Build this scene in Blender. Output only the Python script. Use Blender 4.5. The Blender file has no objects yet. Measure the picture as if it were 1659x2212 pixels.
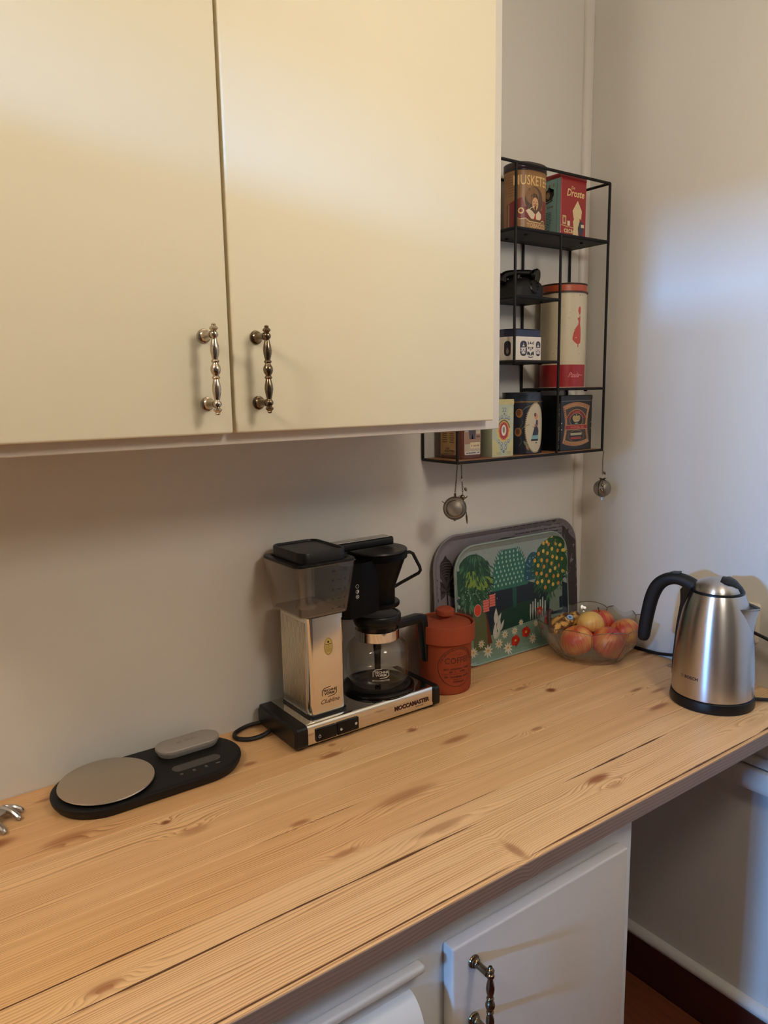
import bpy, bmesh, math, random
from mathutils import Vector, Matrix, noise
PI = math.pi
random.seed(7)
SC = bpy.context.scene
COL = SC.collection
H = 0.845                                   # worktop height above the floor

# ------------------------------------------------------------------ camera
cd = bpy.data.cameras.new('camera')
cam = bpy.data.objects.new('camera', cd)
COL.objects.link(cam)
cam.location = (-1.4872, -1.2237, 0.6162 + H)
cam.rotation_euler = (math.radians(90 - 9.2042), math.radians(0.912), math.radians(-36.0364))
cd.sensor_fit = 'HORIZONTAL'
cd.sensor_width = 36.0
cd.lens = 1619.85 * 36.0 / 1659.0
cd.clip_start = 0.02
SC.camera = cam

# ------------------------------------------------------------------ world, lights, exposure
w = bpy.data.worlds.new('sky')
SC.world = w
w.use_nodes = True
bg = w.node_tree.nodes['Background']
bg.inputs['Color'].default_value = (0.13, 0.42, 1.0, 1)
SKY = 3.0
bg.inputs['Strength'].default_value = SKY
DAYLIGHT_GAP = (-3.6, -1.18, -0.84, 2.045)           # narrow passage added to gate the daylight: x, y range, head height
ADDED_WIN = (-6.7, -2.15, -1.10, 2.15, 2.40)      # high window added in an unseen hall: x, y range, z range
wl = bpy.data.lights.new('daylight', 'AREA')  # strong area light behind the added window, stands in for daylight from the left
wl.shape = 'RECTANGLE'
wl.size = ADDED_WIN[4] - ADDED_WIN[3]
wl.size_y = ADDED_WIN[2] - ADDED_WIN[1]
wl.energy = 1300.0
wl.color = (0.13, 0.42, 1.0)
wo = bpy.data.objects.new('daylight', wl)
COL.objects.link(wo)
wo.location = (ADDED_WIN[0] - 0.09, (ADDED_WIN[1] + ADDED_WIN[2]) / 2, (ADDED_WIN[3] + ADDED_WIN[4]) / 2)
wo.rotation_euler = (0, -PI / 2, 0)
LAMPS = ((-2.20, -0.82, 2.29, 38.0), (-0.70, -1.30, 1.96, 28.5))   # ceiling globe, pendant globe: x, y, z, strength; built further down
LAMP_COLOR = (1.0, 0.91, 0.78)
vs = SC.view_settings
vs.view_transform = 'Standard'
vs.look = 'None'
vs.gamma = 1.0
vs.use_curve_mapping = False
vs.exposure = 0.0
SC.cycles.max_bounces = 14
SC.cycles.diffuse_bounces = 5
SC.cycles.glossy_bounces = 6
SC.cycles.transmission_bounces = 10
SC.cycles.transparent_max_bounces = 24
SC.cycles.caustics_reflective = False
SC.cycles.caustics_refractive = False
SC.cycles.sample_clamp_indirect = 6.0


# ------------------------------------------------------------------ helpers
def lin(c):
    r = []
    for v in c[:3]:
        v = v / 255.0
        r.append(v / 12.92 if v <= 0.04045 else ((v + 0.055) / 1.055) ** 2.4)
    return (r[0], r[1], r[2], 1.0)


def nodes(name):
    m = bpy.data.materials.new(name)
    m.use_nodes = True
    nt = m.node_tree
    return m, nt, nt.nodes['Principled BSDF']


def N(nt, typ, **kw):
    n = nt.nodes.new(typ)
    for k, v in kw.items():
        if k.startswith('i_'):
            key = k[2:]
            key = int(key) if key.isdigit() else key.replace('_', ' ')
            n.inputs[key].default_value = v
        else:
            setattr(n, k, v)
    return n


def math_n(nt, op, a, b=None, c=None, clamp=False):
    n = nt.nodes.new('ShaderNodeMath')
    n.operation = op
    n.use_clamp = clamp
    for i, v in enumerate((a, b, c)):
        if v is None:
            continue
        if isinstance(v, (int, float)):
            n.inputs[i].default_value = v
        else:
            nt.links.new(v, n.inputs[i])
    return n.outputs[0]


def pmat(name, col, rough=0.4, metal=0.0, spec=0.5, var=0.06, vscale=40.0, bump=0.0, bscale=300.0,
         coat=0.0, stretch=None, rvar=0.05, aniso=0.0):
    """Principled material with a little procedural variation of colour, roughness and relief."""
    m, nt, p = nodes(name)
    tc = N(nt, 'ShaderNodeTexCoord')
    mp = N(nt, 'ShaderNodeMapping')
    if stretch:
        mp.inputs['Scale'].default_value = stretch
    nt.links.new(tc.outputs['Object'], mp.inputs['Vector'])
    nz = N(nt, 'ShaderNodeTexNoise', i_Scale=vscale, i_Detail=3.0)
    nt.links.new(mp.outputs[0], nz.inputs['Vector'])
    c = lin(col)
    mix = N(nt, 'ShaderNodeMix', data_type='RGBA')
    mix.inputs['A'].default_value = tuple(min(1, x * (1 - var)) for x in c[:3]) + (1,)
    mix.inputs['B'].default_value = tuple(min(1, x * (1 + var)) for x in c[:3]) + (1,)
    nt.links.new(nz.outputs['Fac'], mix.inputs['Factor'])
    nt.links.new(mix.outputs['Result'], p.inputs['Base Color'])
    r = math_n(nt, 'MULTIPLY_ADD', nz.outputs['Fac'], rvar * 2, rough - rvar)
    nt.links.new(r, p.inputs['Roughness'])
    p.inputs['Metallic'].default_value = metal
    p.inputs['Specular IOR Level'].default_value = spec
    p.inputs['Coat Weight'].default_value = coat
    p.inputs['Coat Roughness'].default_value = 0.08
    if aniso:
        p.inputs['Anisotropic'].default_value = aniso
        tg = N(nt, 'ShaderNodeTangent', direction_type='RADIAL', axis='Z')
        nt.links.new(tg.outputs[0], p.inputs['Tangent'])
        p.inputs['Anisotropic Rotation'].default_value = 0.25
    if bump:
        nb = N(nt, 'ShaderNodeTexNoise', i_Scale=bscale, i_Detail=3.0)
        nt.links.new(mp.outputs[0], nb.inputs['Vector'])
        b = N(nt, 'ShaderNodeBump', i_Strength=bump, i_Distance=0.001)
        nt.links.new(nb.outputs['Fac'], b.inputs['Height'])
        nt.links.new(b.outputs[0], p.inputs['Normal'])
    return m


def thin_glass(name, tint, gloss=0.8, base=0.035, power=3.0, rough=0.02, bump=0.0, bscale=60.0, milk=0.0):
    """Glass or clear plastic built as thin walls: see-through, mirroring more at grazing angles."""
    m = bpy.data.materials.new(name)
    m.use_nodes = True
    nt = m.node_tree
    nt.nodes.remove(nt.nodes['Principled BSDF'])
    out = nt.nodes['Material Output']
    tr = N(nt, 'ShaderNodeBsdfTransparent')
    tr.inputs['Color'].default_value = tuple(tint) + (1,)
    gl = N(nt, 'ShaderNodeBsdfGlossy', i_Roughness=rough)
    lw = N(nt, 'ShaderNodeLayerWeight', i_Blend=0.5)
    f = math_n(nt, 'POWER', lw.outputs['Facing'], power)
    f = math_n(nt, 'MULTIPLY_ADD', f, gloss, base, clamp=True)
    mx = N(nt, 'ShaderNodeMixShader')
    nt.links.new(f, mx.inputs[0])
    src = tr.outputs[0]
    if milk:
        df = N(nt, 'ShaderNodeBsdfDiffuse')
        df.inputs['Color'].default_value = (0.75, 0.72, 0.66, 1)
        m2 = N(nt, 'ShaderNodeMixShader', i_0=milk)
        nt.links.new(tr.outputs[0], m2.inputs[1])
        nt.links.new(df.outputs[0], m2.inputs[2])
        src = m2.outputs[0]
    nt.links.new(src, mx.inputs[1])
    nt.links.new(gl.outputs[0], mx.inputs[2])
    nt.links.new(mx.outputs[0], out.inputs['Surface'])
    if bump:
        tc = N(nt, 'ShaderNodeTexCoord')
        nz = N(nt, 'ShaderNodeTexNoise', i_Scale=bscale)
        nt.links.new(tc.outputs['Object'], nz.inputs['Vector'])
        b = N(nt, 'ShaderNodeBump', i_Strength=bump, i_Distance=0.002)
        nt.links.new(nz.outputs['Fac'], b.inputs['Height'])
        nt.links.new(b.outputs[0], gl.inputs['Normal'])
        nt.links.new(b.outputs[0], lw.inputs['Normal'])
    return m


def obj(name, bm, mat, parent=None, loc=(0, 0, 0), smooth=True, angle=35.0):
    me = bpy.data.meshes.new(name)
    bmesh.ops.recalc_face_normals(bm, faces=bm.faces)
    bm.to_mesh(me)
    bm.free()
    if smooth:
        me.shade_smooth()
        me.set_sharp_from_angle(angle=math.radians(angle))
    for mm in (mat if isinstance(mat, (list, tuple)) else [mat]):
        me.materials.append(mm)
    o = bpy.data.objects.new(name, me)
    COL.objects.link(o)
    o.location = loc
    if parent:
        o.parent = parent
    return o


def tag(o, label, cat, group=None, kind=None):
    o['label'] = label
    o['category'] = cat
    if group:
        o['group'] = group
    if kind:
        o['kind'] = kind
    return o


def thing(name, label, cat, loc=(0, 0, 0), rz=0.0, group=None):
    o = bpy.data.objects.new(name, None)
    COL.objects.link(o)
    o.empty_display_size = 0.05
    o.location = loc
    o.rotation_euler = (0, 0, rz)
    return tag(o, label, cat, group)


def struct(name, bm, mat, parent=None, **k):
    o = obj(name, bm, mat, parent, **k)
    if parent is None:
        o['kind'] = 'structure'
    return o


def B():
    return bmesh.new()


def box(bm, x0, x1, y0, y1, z0, z1, bev=0.0, seg=2):
    r = bmesh.ops.create_cube(bm, size=1.0)
    vs_ = r['verts']
    for v in vs_:
        v.co = Vector(((x0 + x1) / 2 + v.co.x * (x1 - x0), (y0 + y1) / 2 + v.co.y * (y1 - y0), (z0 + z1) / 2 + v.co.z * (z1 - z0)))
    if bev > 0:
        es = list({e for v in vs_ for e in v.link_edges})
        bmesh.ops.bevel(bm, geom=es, offset=bev, segments=seg, profile=0.5, affect='EDGES')
    return bm


def boxo(name, mat, parent, x0, x1, y0, y1, z0, z1, bev=0.0, seg=2, **k):
    return obj(name, box(B(), x0, x1, y0, y1, z0, z1, bev, seg), mat, parent, **k)


def lathe(bm, prof, segs=48, c=(0, 0, 0), axis='Z', fr=None):
    """prof: (r, h) pairs; r = 0 ends close to a point."""
    rings = []
    M = Matrix.Identity(3)
    if axis == 'X':
        M = Matrix(((0, 0, 1), (0, 1, 0), (-1, 0, 0)))
    elif axis == 'Y':
        M = Matrix(((1, 0, 0), (0, 0, 1), (0, -1, 0)))
    elif not isinstance(axis, str):
        M = Vector((0, 0, 1)).rotation_difference(Vector(axis).normalized()).to_matrix()
    c = Vector(c)
    for r, h in prof:
        if abs(r) < 1e-7:
            rings.append([bm.verts.new(c + M @ Vector((0, 0, h)))])
        else:
            ring = []
            for i in range(segs):
                a = 2 * PI * i / segs
                rr = r * (fr(a, h) if fr else 1.0)
                ring.append(bm.verts.new(c + M @ Vector((rr * math.cos(a), rr * math.sin(a), h))))
            rings.append(ring)
    for a, b in zip(rings[:-1], rings[1:]):
        if len(a) == 1 and len(b) == 1:
            continue
        for i in range(segs):
            j = (i + 1) % segs
            if len(a) == 1:
                bm.faces.new((a[0], b[j], b[i]))
            elif len(b) == 1:
                bm.faces.new((a[i], a[j], b[0]))
            else:
                bm.faces.new((a[i], a[j], b[j], b[i]))
    return bm


def tube(bm, pts, r, segs=10, closed=False, caps=True):
    pts = [Vector(p) for p in pts]
    n = len(pts)
    rad = r if isinstance(r, (list, tuple)) else [r] * n
    up = None
    rings = []
    for i, p in enumerate(pts):
        if closed:
            t = (pts[(i + 1) % n] - pts[i - 1]).normalized()
        else:
            t = (pts[min(i + 1, n - 1)] - pts[max(i - 1, 0)]).normalized()
        if up is None:
            up = t.orthogonal().normalized()
        else:
            up = (up - t * up.dot(t))
            up = up.normalized() if up.length > 1e-6 else t.orthogonal().normalized()
        s = t.cross(up)
        rings.append([bm.verts.new(p + (up * math.cos(2 * PI * k / segs) + s * math.sin(2 * PI * k / segs)) * rad[i]) for k in range(segs)])
    m = n if closed else n - 1
    for i in range(m):
        a, b = rings[i], rings[(i + 1) % n]
        for k in range(segs):
            q = (k + 1) % segs
            bm.faces.new((a[k], a[q], b[q], b[k]))
    if caps and not closed:
        bm.faces.new(rings[0][::-1])
        bm.faces.new(rings[-1])
    return bm


def spline(pts, n=8):
    """Catmull-Rom through the points."""
    P = [Vector(p) for p in pts]
    out = []
    for i in range(len(P) - 1):
        p0, p1, p2, p3 = P[max(i - 1, 0)], P[i], P[i + 1], P[min(i + 2, len(P) - 1)]
        for k in range(n):
            t = k / n
            out.append(0.5 * ((2 * p1) + (p2 - p0) * t + (2 * p0 - 5 * p1 + 4 * p2 - p3) * t * t + (3 * p1 - p0 - 3 * p2 + p3) * t ** 3))
    out.append(P[-1])
    return out


def rrect(w_, h_, r, n=8, cx=0.0, cy=0.0):
    """Rounded rectangle outline, counter-clockwise."""
    r = min(r, w_ / 2 - 1e-6, h_ / 2 - 1e-6)
    pts = []
    for sx, sy, a0 in ((1, 1, 0), (-1, 1, 90), (-1, -1, 180), (1, -1, 270)):
        for k in range(n + 1):
            a = math.radians(a0 + 90 * k / n)
            pts.append((cx + sx * (w_ / 2 - r) + r * math.cos(a), cy + sy * (h_ / 2 - r) + r * math.sin(a)))
    return pts


def loft(bm, rings, cap0=True, cap1=True, closed=True):
    """rings: lists of 3D points with the same count."""
    R = [[bm.verts.new(Vector(p)) for p in ring] for ring in rings]
    for a, b in zip(R[:-1], R[1:]):
        n = len(a)
        for i in range(n if closed else n - 1):
            j = (i + 1) % n
            bm.faces.new((a[i], a[j], b[j], b[i]))
    if cap0:
        bm.faces.new(R[0][::-1])
    if cap1:
        bm.faces.new(R[-1])
    return bm


def rprism(bm, w_, d_, r, zs, cx=0.0, cy=0.0, n=8, cap0=True, cap1=True):
    """Vertical rounded-rectangle prism; zs: (z, inset) pairs."""
    rings = []
    for z, ins in zs:
        rings.append([(x, y, z) for x, y in rrect(w_ - 2 * ins, d_ - 2 * ins, max(r - ins, 0.0005), n, cx, cy)])
    return loft(bm, rings, cap0, cap1)


def ellipse(a, b, n=40, cx=0, cy=0, p=2.0):
    out = []
    for i in range(n):
        t = 2 * PI * i / n
        c, s = math.cos(t), math.sin(t)
        out.append((cx + a * math.copysign(abs(c) ** (2 / p), c), cy + b * math.copysign(abs(s) ** (2 / p), s)))
    return out


# ---- flat print (lettering, labels, pictures) laid on a surface
class Print:
    def __init__(self):
        self.bm = bmesh.new()
        self.cl = self.bm.verts.layers.float_color.new('Col')
        self.k = 0

    def _w(self):
        self.k += 1
        return float(self.k)

    def poly(self, pts, col, w_=None):
        w_ = self._w() if w_ is None else w_
        c = lin(col)
        vs_ = []
        for u, v in pts:
            q = self.bm.verts.new((u, v, w_))
            q[self.cl] = c
            vs_.append(q)
        try:
            self.bm.faces.new(vs_)
        except ValueError:
            pass
        return self

    def rect(self, u0, u1, v0, v1, col):
        return self.poly([(u0, v0), (u1, v0), (u1, v1), (u0, v1)], col)

    def disc(self, u, v, a, col, b=None, n=20, rot=0.0):
        b = a if b is None else b
        cr, sr = math.cos(rot), math.sin(rot)
        pts = []
        for i in range(n):
            t = 2 * PI * i / n
            x, y = a * math.cos(t), b * math.sin(t)
            pts.append((u + x * cr - y * sr, v + x * sr + y * cr))
        return self.poly(pts, col)

    def strip(self, outer, inner, col, closed=True):
        w_ = self._w()
        n = len(outer)
        for i in range(n if closed else n - 1):
            j = (i + 1) % n
            self.poly([outer[i], outer[j], inner[j], inner[i]], col, w_)
        return self

    def ring(self, u, v, a, t, col, b=None, n=28, a0=0.0, a1=2 * PI):
        b = a if b is None else b
        full = abs(a1 - a0 - 2 * PI) < 1e-4
        m = n if full else n + 1
        o, i_ = [], []
        for i in range(m):
            q = a0 + (a1 - a0) * i / n
            o.append((u + a * math.cos(q), v + b * math.sin(q)))
            i_.append((u + (a - t) * math.cos(q), v + (b - t) * math.sin(q)))
        return self.strip(o, i_, col, full)

    def line(self, pts, wd, col, taper=False):
        o, i_ = [], []
        n = len(pts)
        for i in range(n):
            ax, ay = pts[max(i - 1, 0)]
            bx, by = pts[min(i + 1, n - 1)]
            dx, dy = bx - ax, by - ay
            L = math.hypot(dx, dy) or 1
            f = wd / 2
            if taper:
                f *= max(0.12, math.sin(PI * min(0.98, (i + 0.25) / n)))
            o.append((pts[i][0] - dy / L * f, pts[i][1] + dx / L * f))
            i_.append((pts[i][0] + dy / L * f, pts[i][1] - dx / L * f))
        return self.strip(o, i_, col, False)

    def text(self, s, u, v, size, col, align='CENTER', bold=0.0, shear=0.0, sx=1.0, rot=0.0, arc=None, space=1.0):
        cu = bpy.data.curves.new('t', 'FONT')
        cu.body = s
        cu.size = size
        cu.align_x = align
        cu.align_y = 'CENTER'
        cu.offset = bold * size
        cu.shear = shear
        cu.space_character = space
        cu.resolution_u = 2
        ob = bpy.data.objects.new('t', cu)
        me = ob.to_mesh()
        w_ = self._w()
        c = lin(col)
        cr, sr = math.cos(rot), math.sin(rot)
        m = []
        for q in me.vertices:
            x, y = q.co.x * sx, q.co.y
            if arc:
                r = arc + y
                t = x / arc
                x, y = r * math.sin(t), r * math.cos(t) - arc
            nv = self.bm.verts.new((u + x * cr - y * sr, v + x * sr + y * cr, w_))
            nv[self.cl] = c
            m.append(nv)
        for p in me.polygons:
            try:
                self.bm.faces.new([m[i] for i in p.vertices])
            except ValueError:
                pass
        ob.to_mesh_clear()
        bpy.data.objects.remove(ob)
        bpy.data.curves.remove(cu)
        return self

    def scrib(self, u0, u1, v, h, col, seed=1):
        """Print too small to read: a row of uneven strokes."""
        rs = random.Random(seed)
        u = u0
        while u < u1:
            wd = h * rs.uniform(.25, .6)
            if rs.random() > .14:
                self.rect(u, min(u1, u + wd), v - h / 2 * rs.uniform(.7, 1), v + h / 2 * rs.uniform(.5, 1), col)
            u += wd + h * rs.uniform(.12, .3)
        return self

    def star(self, u, v, r, col, n=5, inner=0.42, rot=PI / 2):
        pts = []
        for i in range(2 * n):
            q = rot + PI * i / n
            rr = r if i % 2 == 0 else r * inner
            pts.append((u + rr * math.cos(q), v + rr * math.sin(q)))
        return self.poly(pts, col)

    def leaf(self, u, v, L, wd, ang, col, n=5):
        a, b = [], []
        c, s = math.cos(ang), math.sin(ang)
        for i in range(n + 1):
            t = i / n
            x = L * t
            y = wd / 2 * math.sin(PI * t ** 0.8)
            a.append((u + x * c - y * s, v + x * s + y * c))
            b.append((u + x * c + y * s, v + x * s - y * c))
        return self.poly(a + b[::-1][1:-1], col)

    def done(self, name, mapf, mat, parent, du=None, dv=None, label=None):
        bm = self.bm
        bmesh.ops.triangulate(bm, faces=bm.faces)
        for d, ax in ((du, 0), (dv, 1)):
            if not d:
                continue
            lo = min(v.co[ax] for v in bm.verts)
            hi = max(v.co[ax] for v in bm.verts)
            k = math.floor(lo / d) + 1
            nrm = Vector((1, 0, 0)) if ax == 0 else Vector((0, 1, 0))
            while k * d < hi:
                bmesh.ops.bisect_plane(bm, geom=bm.verts[:] + bm.edges[:] + bm.faces[:], plane_co=nrm * (k * d), plane_no=nrm, dist=1e-7)
                k += 1
        th = min(.0009, max(.00012, self.k * .000004)) / max(1, self.k)
        for v in bm.verts:
            v.co = mapf(v.co.x, v.co.y, .00006 + v.co.z * th)
        me = bpy.data.meshes.new(name)
        bm.to_mesh(me)
        bm.free()
        me.materials.append(mat)
        o = bpy.data.objects.new(name, me)
        COL.objects.link(o)
        o.parent = parent
        if label:
            o['label'] = label
        return o


def on_plane(o, u, v):
    """Map for a flat face: origin o, unit vectors u and v, print raised along u x v."""
    o, u, v = Vector(o), Vector(u).normalized(), Vector(v).normalized()
    n = u.cross(v)
    return lambda a, b, w_: o + u * a + v * b + n * w_


def on_cyl(cx, cy, r, ang0, z0=0.0):
    """Map for an upright cylinder: u runs along the arc, to the right as seen from outside."""
    def f(a, b, w_):
        rr = r(b) if callable(r) else r
        t = ang0 + a / rr
        return Vector((cx + (rr + w_) * math.cos(t), cy + (rr + w_) * math.sin(t), z0 + b))
    return f


def print_mat(name, rough=0.4, metal=0.0, coat=0.0):
    m, nt, p = nodes(name)
    a = N(nt, 'ShaderNodeAttribute', attribute_name='Col')
    tc = N(nt, 'ShaderNodeTexCoord')
    nz = N(nt, 'ShaderNodeTexNoise', i_Scale=180.0, i_Detail=3.0)
    nt.links.new(tc.outputs['Object'], nz.inputs['Vector'])
    f = math_n(nt, 'MULTIPLY_ADD', nz.outputs['Fac'], 0.22, 0.89)
    mx = N(nt, 'ShaderNodeVectorMath', operation='SCALE')
    nt.links.new(a.outputs['Color'], mx.inputs[0])
    nt.links.new(f, mx.inputs['Scale'])
    nt.links.new(mx.outputs[0], p.inputs['Base Color'])
    p.inputs['Roughness'].default_value = rough
    p.inputs['Metallic'].default_value = metal
    p.inputs['Coat Weight'].default_value = coat
    return m


# ------------------------------------------------------------------ materials
M = {}
M['wall'] = pmat('wall_paint', (217, 213, 204), rough=0.5, spec=0.5, var=0.03, vscale=3, bump=0.10, bscale=220, rvar=0.04)
M['wall_gloss'] = pmat('wall_paint_satin', (217, 213, 204), rough=0.46, spec=0.5, var=0.03, vscale=3, bump=0.08, bscale=220, rvar=0.03)
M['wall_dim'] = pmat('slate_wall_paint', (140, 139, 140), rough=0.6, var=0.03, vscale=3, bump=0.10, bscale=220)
M['ceiling'] = pmat('ceiling_paint', (235, 230, 220), rough=0.8, var=0.02)
M['trim'] = pmat('trim_paint', (218, 213, 203), rough=0.45, var=0.03, bump=0.05)
M['cream'] = pmat('cream_paint', (232, 221, 192), rough=0.6, spec=0.25, var=0.02, vscale=5, bump=0.03, bscale=160)
M['frame_white'] = pmat('white_paint', (222, 214, 202), rough=0.36, spec=0.5, var=0.02, vscale=6, bump=0.04, bscale=160)
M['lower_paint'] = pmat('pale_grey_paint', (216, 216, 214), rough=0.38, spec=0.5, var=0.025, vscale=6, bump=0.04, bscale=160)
M['door_grey'] = pmat('warm_grey_paint', (208, 200, 190), rough=0.42, spec=0.5, var=0.025, vscale=6, bump=0.04, bscale=160)
M['floor'] = pmat('brown_floor', (122, 66, 38), rough=0.4, var=0.35, vscale=6, stretch=(14, 1.2, 1))
M['dark_base'] = pmat('dark_red_wood', (70, 30, 20), rough=0.4, var=0.25, vscale=10, stretch=(6, 0.6, 6))
M['black'] = pmat('black_plastic', (14, 13, 13), rough=0.36, spec=0.35, var=0.1)
M['basket'] = pmat('black_basket_plastic', (7, 7, 7), rough=0.32, spec=0.14, var=0.1, rvar=0.02)
M['black_gloss'] = pmat('glossy_black_plastic', (9, 8, 8), rough=0.2, spec=0.3, var=0.1, rvar=0.02)
M['black_matt'] = pmat('matt_black_plastic', (15, 14, 14), rough=0.55, spec=0.35, var=0.15, bump=0.05, bscale=900)
M['black_metal'] = pmat('black_painted_metal', (17, 14, 13), rough=0.55, spec=0.3, var=0.15)
M['rubber'] = pmat('black_rubber', (14, 13, 13), rough=0.5, var=0.15)
M['alu'] = pmat('polished_aluminium', (228, 224, 216), rough=0.13, metal=1.0, var=0.02, rvar=0.03)
M['alu_brushed'] = pmat('brushed_aluminium', (205, 200, 192), rough=0.3, metal=1.0, var=0.05, vscale=30, stretch=(1, 30, 30))
M['alu_ribbed'] = pmat('ribbed_aluminium', (205, 200, 190), rough=0.24, metal=1.0, var=0.03)
M['chrome'] = pmat('chrome', (225, 225, 228), rough=0.05, metal=1.0, var=0.01, rvar=0.01)
M['steel'] = pmat('brushed_steel', (196, 193, 190), rough=0.30, aniso=0.85, metal=1.0, var=0.035, vscale=30, stretch=(0.6, 0.6, 40), rvar=0.02)
M['steel_plate'] = pmat('brushed_steel_plate', (208, 194, 176), rough=0.36, metal=1.0, var=0.06, vscale=50, stretch=(1, 30, 1))
M['pewter'] = pmat('antique_pewter', (188, 174, 154), rough=0.2, metal=1.0, var=0.25, vscale=120)
M['pewter_dark'] = pmat('dark_antique_pewter', (120, 104, 84), rough=0.22, metal=1.0, var=0.3, vscale=120)
M['terracotta'] = pmat('terracotta', (150, 66, 38), rough=0.72, var=0.10, vscale=25, bump=0.15, bscale=500, spec=0.3)
M['veneer'] = pmat('shelf_veneer', (150, 105, 70), rough=0.5, var=0.25, vscale=30, stretch=(1, 12, 1))
M['plug_white'] = pmat('cream_plastic', (222, 212, 190), rough=0.4, var=0.02)
M['scale_grey'] = pmat('grey_plastic', (150, 142, 132), rough=0.5, var=0.03)
M['display'] = pmat('display_glass', (58, 55, 52), rough=0.12, var=0.1)
M['mesh'] = None
M['glass'] = thin_glass('clear_glass', (0.90, 0.87, 0.83), gloss=0.75, base=0.035)
M['bowl_glass'] = thin_glass('pressed_glass', (0.965, 0.955, 0.935), gloss=0.7, base=0.035, power=2.6, rough=0.05, bump=0.35, bscale=90, milk=0.022)
M['rim_glass'] = thin_glass('glass_edge', (0.66, 0.61, 0.55), gloss=0.9, base=0.10, power=2.0)
M['pane'] = thin_glass('window_glass', (0.97, 0.98, 0.98), gloss=0.8, base=0.03)
M['smoky'] = thin_glass('smoky_clear_plastic', (0.91, 0.87, 0.82), gloss=0.6, base=0.07, rough=0.05, bump=0.05, milk=0.055)
M['print'] = print_mat('printed_ink', 0.42)
M['print_tin'] = print_mat('printed_tin', 0.36, metal=0.0, coat=0.25)
M['print_tray'] = print_mat('printed_laminate', 0.38)


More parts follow.
